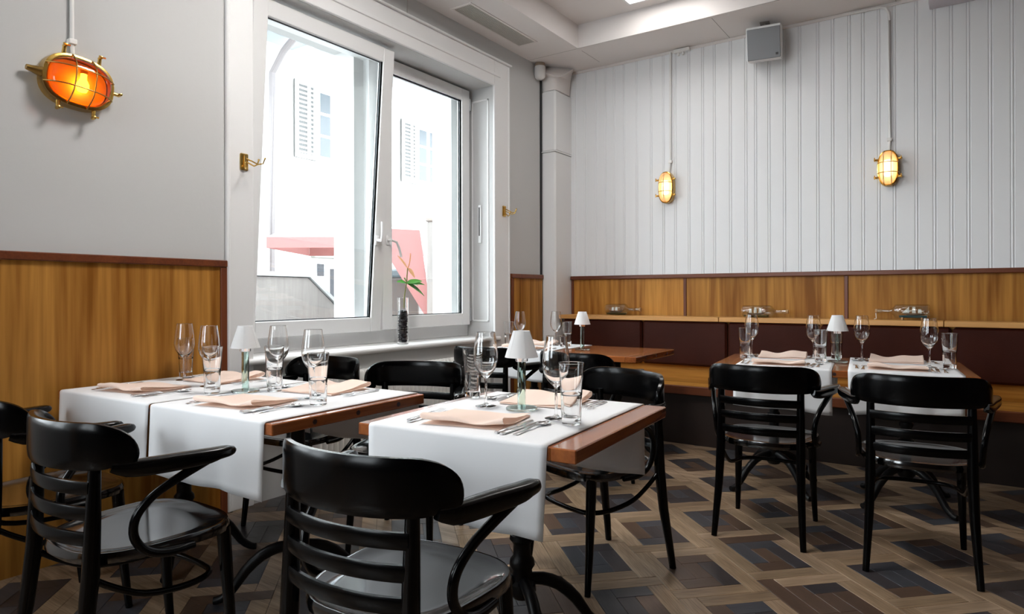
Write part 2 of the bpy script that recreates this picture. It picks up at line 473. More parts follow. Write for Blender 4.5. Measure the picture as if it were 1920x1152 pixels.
# ---- unseen walls that close the room: rear wall with an added fill window, right wall
RWX0, RWX1, RWZ0, RWZ1 = -2.9, -1.3, 1.2, 3.0
mb = MB()
mb.box(XO, XR + 0.3, YF - 0.3, YF, 0, RWZ0); mb.box(XO, XR + 0.3, YF - 0.3, YF, RWZ1, 3.6)
mb.box(XO, RWX0, YF - 0.3, YF, RWZ0, RWZ1); mb.box(RWX1, XR + 0.3, YF - 0.3, YF, RWZ0, RWZ1)
WF = struct(mb.build('wall_rear', PLASTER))
w3 = sgroup('added_fill_window')  # unseen window, added in the rear wall for frontal fill light
mb = MB()
for xa in (RWX0, -2.14, RWX1 - 0.08): mb.box(xa, xa + 0.08, YF - 0.2, YF - 0.13, RWZ0, RWZ1)
mb.box(RWX0, RWX1, YF - 0.2, YF - 0.13, RWZ0, RWZ0 + 0.08); mb.box(RWX0, RWX1, YF - 0.2, YF - 0.13, RWZ1 - 0.08, RWZ1)
mb.build('window_frame', PAINT, w3)
mb = MB(); mb.box(RWX0 + 0.05, RWX1 - 0.05, YF - 0.17, YF - 0.166, RWZ0 + 0.05, RWZ1 - 0.05); mb.build('pane', PANE, w3)
mb = MB(); mb.box(XR, XR + 0.3, YF - 0.3, YB + 0.3, 0, 3.6)
WR = struct(mb.build('wall_right', PLASTER))
ABSORBW = wood('light_absorbing_panelling', (0.03, 0.012, 0.006), (0.07, 0.028, 0.012), 'Z', 1.0, 0.5)  # for unseen dark panels, added to absorb light in the room
mb = MB(); mb.box(XL, XR, YF, YF + 0.02, 0.0, 1.13); mb.build('wainscot_panel', ABSORBW, WF)
mb = MB(); mb.box(RWX1 + 0.05, XR, YF, YF + 0.02, 1.13, 3.25); mb.build('wainscot_panel', ABSORBW, WF)
mb = MB(); mb.box(XR - 0.02, XR, YF, YB - 0.05, 0.0, 3.25); mb.build('wainscot_panel', ABSORBW, WR)

# ---- ceiling with a soffit all round and a raised field
CX0, CY1 = -2.715, 4.97
def ceiling():
    m = MB()
    m.box(XL - 0.1, CX0, YF - 0.1, YB + 0.1, ZC, ZC + 0.25)
    m.box(CX0, XR + 0.1, CY1, YB + 0.1, ZC, ZC + 0.25)
    m.box(XR - 0.5, XR + 0.1, YF - 0.1, CY1, ZC, ZC + 0.25)
    m.box(CX0, XR - 0.5, YF - 0.1, YF + 0.5, ZC, ZC + 0.25)
    m.box(XL - 0.1, XR + 0.1, YF - 0.1, YB + 0.1, ZK, ZK + 0.1)
    return struct(m.build('ceiling', CEILP))
CE = ceiling()
JT = simple('ceiling_joint', (0.42, 0.38, 0.36), 0.8)
for (xa, xb, ya, yb) in ((XL, XR, CY1 - 0.003, CY1 + 0.0005), (-2.716, -2.712, 5.03, 5.37), (-1.582, -1.578, 5.0, 5.47), (-0.40, -0.396, 5.0, 5.47)):
    m = MB(); m.box(xa, xb, ya, yb, ZC - 0.0012, ZC + 0.002); m.build('panel_joint', JT, CE)
for (xa, ya) in ((-2.72, 5.37), (-1.70, 5.41), (-1.46, 5.02), (-1.02, 5.02)):
    m = MB(); m.lathe([(0, -0.002), (0.006, -0.0015), (0.006, 0.001)], 8, xa, ya, ZC); m.build('screw_head', PAINT, CE)

# ---- boxed column in the corner
def corner_column():
    o = sgroup('trim_1')
    x1, y0 = -3.072, 5.185
    Z1 = 2.46
    m = MB(); m.cbox(XL, x1, y0, YB + 0.02, 0.0, Z1, 0.014); m.build('lower_casing', PAINT, o)
    m = MB(); m.cbox(XL, x1 + 0.004, y0 - 0.004, YB + 0.02, Z1, 3.02, 0.014); m.build('upper_casing', PAINT, o)
    m = MB()
    m.sweep([(-3.145, 5.33, 3.02), (-3.145, 5.33, 3.08), (-3.14, 5.325, 3.16), (-3.125, 5.31, 3.21), (-3.10, 5.285, 3.25)], [0.15, 0.152, 0.158, 0.172, 0.195], [0.08, 0.082, 0.088, 0.1, 0.12], 16, up=(1, 0, 0), power=5)
    m.build('flared_head', CEILP, o, smooth=40)
    m = MB(); m.cbox(XL, x1 + 0.006, y0 - 0.006, YB, Z1 - 0.004, Z1 + 0.004, 0.001); m.build('joint_band', PAINT, o)
    m = MB(); m.box(XL - 0.002, XL + 0.004, y0 - 0.03, y0, 1.33, 3.12); m.build('gap_shade_strip', simple('gap_shade_black', (0.03, 0.03, 0.032), 0.8), o)  # solid black strip painted in for the shade of the gap
corner_column()

# ================================================================== FLOOR (parquet panels laid on the diagonal)
mb = MB(); mb.box(XO, XR + 0.3, YF - 0.3, YB + 0.3, -0.12, -0.0045)
FL = struct(mb.build('floor', simple('floor_joint', (0.012, 0.009, 0.007), 0.8)))
OAK1 = wood('parquet_oak', (0.12, 0.074, 0.040), (0.37, 0.26, 0.165), 'X', 3.0, 0.34, fine=16, contrast=(0.36, 0.62))
OAK2 = wood('parquet_oak_pale', (0.15, 0.095, 0.055), (0.42, 0.30, 0.20), 'X', 3.0, 0.34, fine=16, contrast=(0.36, 0.62))
OAK3 = wood('parquet_brown', (0.052, 0.030, 0.020), (0.125, 0.078, 0.052), 'X', 3.0, 0.32, fine=16)
OAK4 = wood('parquet_dark', (0.022, 0.020, 0.022), (0.060, 0.052, 0.054), 'X', 3.0, 0.30, fine=16)
OAK5 = wood('parquet_slate', (0.026, 0.029, 0.036), (0.075, 0.076, 0.085), 'X', 3.0, 0.30, fine=16)
TONES = [OAK1, OAK2, OAK3, OAK4, OAK5]
TA, TB, BW = 0.377, 0.452, 0.074
def tile_pieces():
    g = 0.0009
    out = []
    def pin(s0, s1, c0, c1, w, dark):
        return [(s0, s1 - w, c0, c0 + w, dark), (s1 - w, s1, c0, c1 - w, dark), (s0 + w, s1, c1 - w, c1, dark), (s0, s0 + w, c0 + w, c1, dark)]
    out += pin(0, TB, 0, TA, BW, 0)
    out += pin(BW, TB - BW, BW, TA - BW, 0.078, 1)
    out += [(BW + 0.078, TB - BW - 0.078, BW + 0.078, TA - BW - 0.078, 1)]
    return [(a + g, b - g, c + g, d - g, k) for a, b, c, d, k in out]
PIECES = tile_pieces()
nd = Vector((0.707, 0.707, 0)); dd = Vector((0.707, -0.707, 0))
piece_mesh = {}
def piece(kind, tone):
    key = (kind, tone)
    if key not in piece_mesh:
        a, b, c, d, k = PIECES[kind]
        L_, Wd = b - a, d - c
        m = MB(); m.cbox(-max(L_, Wd) / 2, max(L_, Wd) / 2, -min(L_, Wd) / 2, min(L_, Wd) / 2, -0.006, 0.0, 0.0012)
        piece_mesh[key] = m.mesh('plank', TONES[tone])
    return piece_mesh[key]
rowoff = {0: -2.327, 1: -2.42, 2: -2.103, 3: -2.30, -1: -2.53, -2: -2.687}
tiles = []
for k in range(-14, 16):
    c0 = 1.068 + 0.377 * k
    off = rowoff.get(k, -2.3 + 0.17 * (k % 4))
    for j in range(-18, 22):
        s0 = off + TB * j
        ctr = nd * (c0 + TA / 2) + dd * (s0 + TB / 2)
        if XL - 0.4 < ctr.x < XR + 0.4 and YF - 0.4 < ctr.y < YB + 0.3:
            tiles.append((c0, s0, ctr))
def tone_for(dark, rnd):
    r = rnd.random()
    if not dark: return 0 if r < 0.62 else (1 if r < 0.92 else 2)
    return 2 if r < 0.36 else (3 if r < 0.66 else 4)
def near_key(t):
    c = t[2]
    return (c - Vector((-0.75, 2.75, 0))).length
order = sorted(tiles, key=near_key)
rnd = random.Random(11)
rest = [MB() for _ in TONES]
restb = MB()
for n, (c0, s0, ctr) in enumerate(order):
    for kind, (a, b, c, d, dk) in enumerate(PIECES):
        tone = tone_for(dk, rnd)
        p = nd * (c0 + (c + d) / 2) + dd * (s0 + (a + b) / 2)
        if not (XL - 0.1 < p.x < XR + 0.1 and YF - 0.1 < p.y < YB + 0.1): continue
        lng = (b - a) >= (d - c)
        ang = math.atan2(dd.y, dd.x) if lng else math.atan2(nd.y, nd.x)
        dz = rnd.uniform(-0.0006, 0.0)
        if n < 33:
            o = bpy.data.objects.new('plank', piece(kind, tone)); COL.objects.link(o)
            o.parent = FL; o.location = (p.x, p.y, dz); o.rotation_euler = (0, 0, ang + (pi if rnd.random() < 0.5 else 0))
        else:
            hl, hw = max(b - a, d - c) / 2, min(b - a, d - c) / 2
            mt = Matrix.Translation((p.x, p.y, dz)) @ Matrix.Rotation(ang, 4, 'Z')
            restb.cur = tone
            restb.box(-hl, hl, -hw, hw, -0.004, 0.0, mt)
o = restb.build('parquet_field', TONES, FL)
o['kind'] = 'stuff'

# ================================================================== BENCH along the back wall
bench = thing('bench', 'long wooden wall bench with dark brown leather back under the board wall', 'bench', (-3.06, YB, 0))
def brel(m): return m
BX1 = XR - 0.1 + 3.06
def bpart(m, name, mat, smooth=False): return m.build(name, mat, bench, smooth=smooth)
led = [0.0, 1.45, 2.95, 4.45, BX1]
for a, b in zip(led[:-1], led[1:]):
    m = MB(); m.cbox(a + (0 if a == 0 else 0.002), b - 0.002, -0.225, -0.033, 0.925, 0.962, 0.003); bpart(m, 'ledge_board', LEDGEW)
cs = [0.012, 0.793, 1.514, 2.19, 2.995, 3.75, 4.5, 5.25, 6.0, BX1]
for a, b in zip(cs[:-1], cs[1:]):
    m = MB()
    m.cbox(a + 0.004, b - 0.004, -0.215, -0.155, 0.560, 0.922, 0.016)
    bpart(m, 'back_cushion', LEATHER, 35)
m = MB(); m.box(0, BX1, -0.16, -0.033, 0.40, 0.925); bpart(m, 'back_panel', HONEYX)
m = MB(); m.cbox(0, BX1, -0.60, -0.16, 0.425, 0.45, 0.003); bpart(m, 'seat_board', HONEYX)
m = MB(); m.cbox(0, BX1, -0.625, -0.60, 0.385, 0.452, 0.006); bpart(m, 'seat_edge', TRIM)
m = MB(); m.box(0, BX1, -0.57, -0.53, 0.0, 0.425); bpart(m, 'front_panel', simple('dark_plinth', (0.02, 0.010, 0.007), 0.5))

# ================================================================== CHAIRS
def make_chair(label, loc, rotz, group):
    t = thing('armchair', label, 'chair', loc, rotz, group)
    HT = 0.815
    # seat: rounded trapezoid with raised rim and shallow dish
    def outline(a, k):
        ca, sa = cos(a), sin(a); ex = 2 / 3.0
        x = math.copysign(abs(ca) ** ex, ca); y = math.copysign(abs(sa) ** ex, sa)
        y *= 0.222
        wx = 0.218 + 0.10 * (y / 0.222 * 0.5) * 0.45
        return x * wx * k, y * (1 - (1 - k) * 0.98) + 0.005
    n = 40
    m = MB(); rings = [(0.93, 0.425), (1.0, 0.430), (1.005, 0.445), (0.985, 0.4585), (0.94, 0.4585), (0.915, 0.4535), (0.7, 0.4495), (0.35, 0.447)]
    vs = []
    for k, z in rings:
        for i in range(n):
            x, y = outline(2 * pi * i / n, k); vs.append((x, y, z))
    fs = []
    for r in range(len(rings) - 1):
        for i in range(n):
            j = (i + 1) % n; fs.append((r * n + i, r * n + j, (r + 1) * n + j, (r + 1) * n + i))
    fs.append(tuple(range(n))); fs.append(tuple((len(rings) - 1) * n + i for i in range(n)))
    m.add(vs, fs); m.build('seat', LACQS, t, smooth=60)
    # back rail
    pts, ws, hs = [], [], []
    for i in range(41):
        f = sin((-1 + 2 * i / 40) * pi / 2)
        ph = f * radians(82)
        x = 0.243 * sin(ph); y = -0.248 + 0.135 * (1 - cos(ph))
        e = max(0.0, (abs(f) - 0.50) / 0.50)
        top = HT - 0.097 * (1 - sqrt(max(0, 1 - e ** 2.3)))
        bot = 0.692 + 0.004 * abs(f) ** 2
        pts.append((x, y, (top + bot) / 2)); ws.append(0.011); hs.append((top - bot) / 2 + 0.002)
    m = MB(); m.sweep(pts, ws, hs, 12, power=4.5); m.build('back_rail', LACQ, t, smooth=50)
    # slats
    for zc in (0.645, 0.578, 0.511):
        pts = []
        for i in range(13):
            f = -1 + 2 * i / 12
            x = 0.178 * f; y = -0.206 - 0.036 * (1 - f * f)
            pts.append((x, y, zc))
        m = MB(); m.sweep(pts, 0.0065, 0.0185, 8, power=4); m.build('slat', LACQ, t, smooth=50)
    # legs
    for sx in (-1, 1):
        m = MB()
        m.sweep([(sx * 0.196, -0.262, 0.0), (sx * 0.190, -0.248, 0.10), (sx * 0.182, -0.222, 0.25), (sx * 0.178, -0.203, 0.42), (sx * 0.177, -0.198, 0.55), (sx * 0.177, -0.192, 0.715)],
                [0.013, 0.015, 0.018, 0.020, 0.018, 0.015], [0.013, 0.015, 0.019, 0.021, 0.019, 0.014], 10, up=(0, 1, 0), power=2.6)
        m.build('leg', LACQ, t, smooth=50)
        m = MB()
        m.sweep([(sx * 0.190, 0.205, 0.0), (sx * 0.184, 0.190, 0.15), (sx * 0.178, 0.176, 0.36), (sx * 0.176, 0.172, 0.435)],
                [0.012, 0.0155, 0.020, 0.0205], [0.012, 0.0155, 0.020, 0.0205], 10, up=(0, 1, 0))
        m.build('leg', LACQ, t, smooth=50)
        # armrest
        m = MB()
        ax = [(0.226, -0.175), (0.236, -0.14), (0.246, -0.09), (0.258, -0.03), (0.272, 0.025), (0.283, 0.062), (0.288, 0.085), (0.292, 0.110), (0.2935, 0.126), (0.294, 0.134)]
        ah = [0.012, 0.021, 0.0235, 0.0235, 0.0225, 0.0205, 0.0170, 0.0155, 0.0125, 0.007]
        m.sweep([(sx * x, y, (0.7120 if k < 8 else 0.7105 - 0.001 * (k - 8)) - h) for k, ((x, y), h) in enumerate(zip(ax, ah))],
                [0.010, 0.016, 0.021, 0.024, 0.026, 0.0255, 0.0245, 0.021, 0.015, 0.007], ah, 14, power=4.0, sub=2)
        m.build('armrest', LACQA, t, smooth=50)
        # bent arm support sweeping down to the seat
        m = MB()
        m.sweep([(sx * 0.282, 0.066, 0.682), (sx * 0.275, 0.035, 0.668), (sx * 0.260, -0.02, 0.640), (sx * 0.243, -0.075, 0.605), (sx * 0.228, -0.112, 0.555), (sx * 0.222, -0.115, 0.50), (sx * 0.224, -0.085, 0.455), (sx * 0.228, -0.03, 0.432), (sx * 0.226, 0.05, 0.430)],
                [0.013, 0.013, 0.0125, 0.012, 0.012, 0.012, 0.012, 0.0115, 0.010], [0.013, 0.013, 0.0125, 0.012, 0.012, 0.012, 0.012, 0.0115, 0.010], 10, up=(1, 0, 0), sub=4)
        m.build('arm_support', LACQ, t, smooth=50)
    # bent hoop stretcher
    m = MB()
    half = [(0.172, -0.20, 0.405), (0.172, -0.14, 0.36), (0.170, -0.06, 0.315), (0.166, 0.04, 0.295), (0.155, 0.115, 0.292), (0.12, 0.16, 0.292), (0.06, 0.172, 0.292), (0, 0.174, 0.292)]
    pts = half + [(-x, y, z) for x, y, z in reversed(half[:-1])]
    m.sweep(pts, 0.0095, 0.0095, 8, sub=3); m.build('stretcher', LACQ, t, smooth=50)
    return t
GC = 'black bentwood armchairs around the tables'
ch = make_chair('black bentwood armchair in the foreground, back turned, at the square front table', (-1.127, 1.183, 0), 4, GC)
def chair(x, y, rz, label): return dup(ch, (x, y, 0), rz, label, GC)
chair(-2.06, 1.00, 0, 'black armchair at the left, right of two pulled up to the long left table')
chair(-2.73, 1.00, 0, 'black armchair at the far left edge, beside the honey wood panelling')
chair(-1.285, 2.485, 159, 'black armchair facing the viewer on the far side of the square front table')
chair(-2.15, 2.25, 203, 'black armchair below the window, right of two behind the long left table')
chair(-2.79, 2.17, 185, 'black armchair below the window, left of two behind the long left table')
chair(-0.80, 3.40, 3, 'black armchair, left of two with backs turned at the bench table on the right')
chair(-0.17, 3.36, 6, 'black armchair, right of two with backs turned at the bench table on the right')
chair(-2.55, 3.55, 4, 'black armchair before the corner table, in front of its white runner')
chair(-1.86, 3.52, -4, 'black armchair before the corner table, in front of its bare wood half')

# ================================================================== TABLES
def make_table(label, cx, cy, rot, w, d, name='dining_table', plugs=True, ped=1):
    t = thing(name, label, 'table', (cx, cy, 0), rot)
    z0, z1 = 0.7125, 0.75
    bw = 0.075
    m = MB(); m.cbox(-w / 2 + bw, w / 2 - bw, -d / 2, d / 2, z0, z1, 0.003); m.build('tabletop', TABLEW, t)
    for sx in (-1, 1):
        m = MB(); xa, xb = sorted((sx * w / 2, sx * (w / 2 - bw)))
        m.cbox(xa, xb, -d / 2, d / 2, z0, z1, 0.003); e = m.build('end_board', TABLEWY, t)
        if plugs:
            for f in (-0.27, 0.0, 0.29):
                m = MB(); m.lathe([(0, 0.0012), (0.009, 0.0012), (0.009, -0.002)], 12)
                p = m.build('screw_plug', PLUG, e, (sx * w / 2, f * d, 0.731), (0, radians(90 * sx), 0))
    if plugs:
        m = MB(); m.lathe([(0, 0.0012), (0.009, 0.0012), (0.009, -0.002)], 12)
        m.build('screw_plug', PLUG, t, (0.0, -d / 2, 0.731), (radians(90), 0, 0))
    xs = [0.0] if ped == 1 else [-w * 0.27, w * 0.27]
    for px in xs:
        m = MB(); m.cbox(px - 0.16, px + 0.16, -0.16, 0.16, 0.697, 0.7125, 0.003); m.build('mounting_plate', IRON, t)
        m = MB()
        m.lathe([(0.026, 0.695), (0.026, 0.45), (0.034, 0.445), (0.036, 0.43), (0.028, 0.415), (0.028, 0.36), (0.04, 0.35), (0.042, 0.335), (0.03, 0.32), (0.03, 0.28), (0.04, 0.268), (0.043, 0.25), (0.034, 0.235), (0.034, 0.20), (0.045, 0.19), (0.047, 0.165), (0.03, 0.14), (0, 0.135)], 18, px, 0)
        m.build('pedestal', IRON, t, smooth=40)
        for k in range(4):
            a = radians(45 + 90 * k)
            ca, sa = cos(a), sin(a)
            P = [(0.02, 0.20), (0.07, 0.195), (0.13, 0.17), (0.19, 0.115), (0.235, 0.05), (0.275, 0.020), (0.30, 0.016)]
            m = MB(); m.sweep([(px + r * ca, r * sa, z) for r, z in P], [0.018, 0.02, 0.02, 0.019, 0.018, 0.018, 0.016], [0.02, 0.022, 0.022, 0.020, 0.017, 0.015, 0.014], 10, sub=2)
            m.build('foot', IRON, t, smooth=50)
    return t

def local_to_world(c, rot, x, y):
    a = radians(rot)
    return c[0] + x * cos(a) - y * sin(a), c[1] + x * sin(a) + y * cos(a)

T1 = dict(c=(-1.217, 1.831), r=4.1, w=0.747, d=0.757)
T2 = dict(c=(-2.466, 1.594), r=2.07, w=1.389, d=0.723)
T3 = dict(c=(-0.598, 4.152), r=6.4, w=1.252, d=0.78)
T4 = dict(c=(-2.34, 4.21), r=1.6, w=1.25, d=0.72)
make_table('square mahogany table in the foreground with a wood strip showing at its right', *T1['c'], T1['r'], T1['w'], T1['d'], plugs=False)
make_table('long mahogany table at the left, its end against the honey wood wall', *T2['c'], T2['r'], T2['w'], T2['d'], ped=2)
make_table('long mahogany table at the right in front of the leather bench', *T3['c'], T3['r'], T3['w'], T3['d'], ped=2)
make_table('mahogany corner table half bare, before the boxed white column', *T4['c'], T4['r'], T4['w'], T4['d'], ped=2)

def runner(T, x0, x1, drop_f, drop_b, label, seed):
    """white runner laid across the table, hanging over the front and back edges"""
    rnd = random.Random(seed)
    d = T['d']; z = 0.7525; rr = 0.009
    path = []
    yf, yb = -d / 2 - 0.003, d / 2 + 0.003
    nd_ = 9
    for i in range(nd_ + 1):
        path.append((yf, z - rr - drop_f * (1 - i / nd_), 1 - i / nd_, -1))
    for k in (1, 2): path.append((yf + rr * (1 - cos(k * pi / 6)), z - rr + rr * sin(k * pi / 6), 0, 0))
    for i in range(13): path.append((yf + rr + (yb - yf - 2 * rr) * i / 12, z, 0, 0))
    for k in (2, 1): path.append((yb - rr * (1 - cos(k * pi / 6)), z - rr + rr * sin(k * pi / 6), 0, 0))
    for i in range(nd_ + 1): path.append((yb, z - rr - drop_b * i / nd_, i / nd_, 1))
    nu = 26
    ph = [rnd.uniform(0, 6.28) for _ in range(3)]
    skew = rnd.uniform(-0.012, 0.012)
    def fn(u, v):
        k = min(len(path) - 1, int(round(v * (len(path) - 1))))
        y, zz, hang, sd = path[k]
        x = x0 + (x1 - x0) * u
        wv = (0.009 * sin(u * 7 + ph[0]) + 0.005 * sin(u * 15 + ph[1])) * hang
        y2 = y + sd * (abs(wv) + 0.003 * hang) if sd else y
        zz2 = zz + hang * (skew * (u - 0.5) * 2 + 0.004 * sin(u * 9 + ph[2]))
        x2 = x + hang * 0.010 * (u - 0.5) * sin(ph[1])
        return (x2, y2, zz2)
    m = MB(); m.grid(fn, nu, len(path) - 1)
    o = m.build('table_runner', LINEN, None, (*T['c'], 0), (0, 0, radians(T['r'])), smooth=60)
    sm = o.modifiers.new('thickness', 'SOLIDIFY'); sm.thickness = 0.0016; sm.offset = 1.0
    return tag(o, label, 'tablecloth', 'white runners across the tables')
runner(T1, -0.325, 0.292, 0.235, 0.25, 'white linen runner across the square front table', 1)
runner(T2, -0.668, 0.006, 0.23, 0.22, 'white linen runner on the wall end of the long left table', 2)
runner(T2, 0.020, 0.660, 0.235, 0.22, 'white linen runner on the aisle end of the long left table', 3)
runner(T3, -0.50, -0.012, 0.215, 0.20, 'white linen runner on the left half of the right bench table', 4)
runner(T3, 0.062, 0.565, 0.20, 0.20, 'white linen runner on the right half of the right bench table', 5)
runner(T4, -0.56, -0.03, 0.19, 0.18, 'white linen runner on the left half of the corner table', 6)

# ================================================================== TABLEWARE
ZT = 0.7545
def support(prof, d=0.0007, ang=22):
    """add holding rings beside the sharp turns of a lathe profile so that smooth shading stays true"""
    P = [Vector((r, z)) for r, z in prof]; out = [prof[0]]
    for i in range(1, len(P) - 1):
        a, b = P[i] - P[i - 1], P[i + 1] - P[i]
        if a.length > 0 and b.length > 0 and abs(a.angle(b)) > radians(ang):
            if a.length > 3 * d: out.append(tuple(P[i] - a.normalized() * d))
            out.append(prof[i])
            if b.length > 3 * d: out.append(tuple(P[i] + b.normalized() * d))
        else: out.append(prof[i])
    out.append(prof[-1])
    return out
def wine_mesh():
    m = MB()
    # outer bowl/stem/foot then inner bowl, one closed surface
    prof = [(0, 0.0), (0.036, 0.0), (0.037, 0.0015), (0.030, 0.004), (0.012, 0.0075), (0.0055, 0.013), (0.0042, 0.03), (0.0042, 0.085), (0.006, 0.100),
            (0.014, 0.108), (0.027, 0.122), (0.038, 0.140), (0.0435, 0.160), (0.0440, 0.175), (0.0415, 0.205), (0.0365, 0.240), (0.0335, 0.262),
            (0.0328, 0.2625), (0.0323, 0.262), (0.0353, 0.240), (0.0403, 0.205), (0.0427, 0.175), (0.0421, 0.160), (0.0365, 0.141), (0.0255, 0.125), (0.012, 0.114), (0, 0.110)]
    m.lathe(support(prof), 36)
    return m.mesh('wine_glass', GLASS, 80)
def tumbler_mesh():
    m = MB()
    prof = [(0, 0.001), (0.027, 0.0), (0.029, 0.002), (0.030, 0.02), (0.033, 0.09), (0.0385, 0.186), (0.0380, 0.187), (0.0372, 0.186),
            (0.0318, 0.094), (0.0305, 0.091), (0.0275, 0.089), (0.0255, 0.03), (0.024, 0.022), (0, 0.019)]
    m.lathe(support(prof), 36)
    return m.mesh('tumbler', GLASS, 80)
WM, TM = wine_mesh(), tumbler_mesh()
GWI, GTU = 'wine glasses set on the tables', 'water tumblers set on the tables'
def wine(x, y, where): return tag(link('wine_glass', WM, None, (x, y, ZT)), 'clear stemmed wine glass ' + where, 'wine glass', GWI)
def tumb(x, y, where): return tag(link('tumbler', TM, None, (x, y, ZT)), 'clear thick-based water tumbler ' + where, 'glass', GTU)
wine(-1.392, 1.866, 'left of the lamp on the square front table')
wine(-1.069, 1.806, 'right of the lamp on the square front table')
tumb(-1.555, 2.00, 'at the left edge of the square front table')
tumb(-0.985, 1.755, 'at the right edge of the square front table')
wine(-2.992, 1.668, 'nearest the honey wood wall on the long left table')
wine(-2.694, 1.611, 'second from the honey wood wall on the long left table')
wine(-2.435, 1.772, 'just right of the lamp on the long left table')
wine(-2.053, 1.650, 'at the aisle end of the long left table')
tumb(-3.10, 1.735, 'against the honey wood wall on the long left table')
tumb(-2.50, 1.508, 'just left of the lamp on the long left table')
tumb(-2.334, 1.680, 'just right of the lamp on the long left table')
tumb(-1.915, 1.560, 'at the aisle end of the long left table')
wine(-1.115, 4.325, 'leftmost on the right bench table')
wine(-0.755, 4.344, 'just left of the lamp on the right bench table')
wine(-0.500, 4.400, 'just right of the lamp on the right bench table')
wine(-0.152, 4.146, 'rightmost of four on the right bench table')
tumb(-1.105, 4.131, 'at the left end of the right bench table')
tumb(-0.680, 4.123, 'just left of the lamp on the right bench table')
tumb(-0.640, 4.420, 'just behind the lamp on the right bench table')
tumb(-0.062, 4.125, 'at the right end of the right bench table')
wine(-2.824, 4.228, 'left of two on the corner table')
wine(-2.585, 4.368, 'right of two on the corner table')
tumb(-2.84, 4.100, 'left of two on the corner table')
tumb(-2.465, 4.333, 'right of two on the corner table')

def lamp_parts(t):
    m = MB(); m.lathe(support([(0, 0.0), (0.052, 0.0), (0.054, 0.002), (0.054, 0.007), (0.052, 0.009), (0, 0.009)]), 40); m.build('base', GREENGL, t, smooth=80)
    m = MB(); m.lathe([(0.0145, 0.0095), (0.0145, 0.168), (0.0115, 0.168), (0.0115, 0.0095)], 24, close=True); m.build('stem', GREENGL, t, smooth=40)
    m = MB(); m.lathe([(0, 0.165), (0.020, 0.165), (0.0215, 0.168), (0.0215, 0.176), (0.024, 0.179), (0.024, 0.184), (0.012, 0.186), (0, 0.186)], 24); m.build('collar', CHROME, t, smooth=40)
    m = MB()
    n = 6; seg = 36
    prof = [(0.0575, 0.180), (0.0285, 0.270), (0.0270, 0.270), (0.0560, 0.180)]
    m.lathe(prof, seg, close=True)
    sh = m.build('shade', SHADE, t, smooth=40)
    m = MB()
    for k in range(n):
        a = 2 * pi * k / n + 0.3
        m.sweep([(0.0582 * cos(a), 0.0582 * sin(a), 0.180), (0.0290 * cos(a), 0.0290 * sin(a), 0.270)], 0.0009, 0.0006, 6, up=(cos(a), sin(a), 0))
    m.build('seam', SHADE, sh)
    return t
def lamp(x, y, label): return lamp_parts(thing('table_lamp', label, 'lamp', (x, y, ZT), 0, 'small table lamps'))
lamp(-1.251, 1.882, 'small white shaded glass table lamp on the square front table')
lamp(-2.414, 1.600, 'small white shaded glass table lamp on the long left table')
lamp(-0.601, 4.190, 'small white shaded glass table lamp on the right bench table')
lamp(-2.235, 4.143, 'small white shaded glass table lamp on the corner table by the column')

# napkin: loosely folded cloth, open at the front edge
def napkin_mesh(seed):
    rnd = random.Random(seed)
    w, d = 0.27, 0.235
    m = MB()
    # zig-zag profile in (y, z): three leaves joined at the folds
    prof = [(-0.5, 0.0012), (-0.25, 0.0012), (0.0, 0.0012), (0.25, 0.0012), (0.47, 0.0014), (0.495, 0.003), (0.49, 0.0052), (0.46, 0.0056), (0.25, 0.0052), (0.0, 0.0054), (-0.25, 0.0080), (-0.44, 0.0125), (-0.485, 0.0160), (-0.50, 0.0215), (-0.49, 0.0265), (-0.44, 0.0280), (-0.25, 0.0215), (0.0, 0.0140), (0.25, 0.0105), (0.485, 0.0095)]
    p1, p2 = rnd.uniform(0, 6), rnd.uniform(0, 6)
    def fn(u, v):
        k = min(len(prof) - 1, int(round(v * (len(prof) - 1))))
        y, z = prof[k]
        x = (u - 0.5) * w
        z2 = z + max(0, z - 0.002) * (0.30 * sin(u * 5.2 + p1) + 0.18 * sin(u * 11 + p2))
        yy = y * d * (1 + 0.02 * sin(u * 4 + p2)) + 0.010 * (u - 0.5) * (1 if k > 10 else -0.4)
        return (x * (1 - 0.02 * sin(v * 9)), yy, max(0.0008, z2))
    m.grid(fn, 20, len(prof) - 1)
    me = m.mesh('napkin', PEACH, 70)
    return me
NAP = [napkin_mesh(s) for s in (3, 8, 21)]

def strip(m, pts, th=0.0014):
    """flat cutlery stem: pts (y, halfwidth, z)"""
    vs = []
    for y, w, z in pts:
        vs += [(-w, y, z), (w, y, z), (w * 0.8, y, z + th), (-w * 0.8, y, z + th)]
    fs = []
    for i in range(len(pts) - 1):
        a, b = i * 4, i * 4 + 4
        for k in range(4): fs.append((a + k, a + (k + 1) % 4, b + (k + 1) % 4, b + k))
    fs.append((0, 1, 2, 3)); e = (len(pts) - 1) * 4; fs.append((e + 3, e + 2, e + 1, e))
    m.add(vs, fs)
def fork_mesh():
    m = MB()
    strip(m, [(-0.10, 0.006, 0.001), (-0.095, 0.0095, 0.001), (-0.06, 0.0075, 0.0016), (0.0, 0.0038, 0.005), (0.035, 0.0036, 0.006), (0.045, 0.009, 0.004), (0.055, 0.0125, 0.003)])
    for x in (-0.0105, -0.0035, 0.0035, 0.0105):
        m.sweep([(x, 0.055, 0.0038), (x, 0.075, 0.003), (x * 0.96, 0.095, 0.0052), (x * 0.93, 0.102, 0.007)], [0.0018, 0.0017, 0.0013, 0.0007], 0.0008, 6)
    return m.mesh('fork', CHROME, 50)
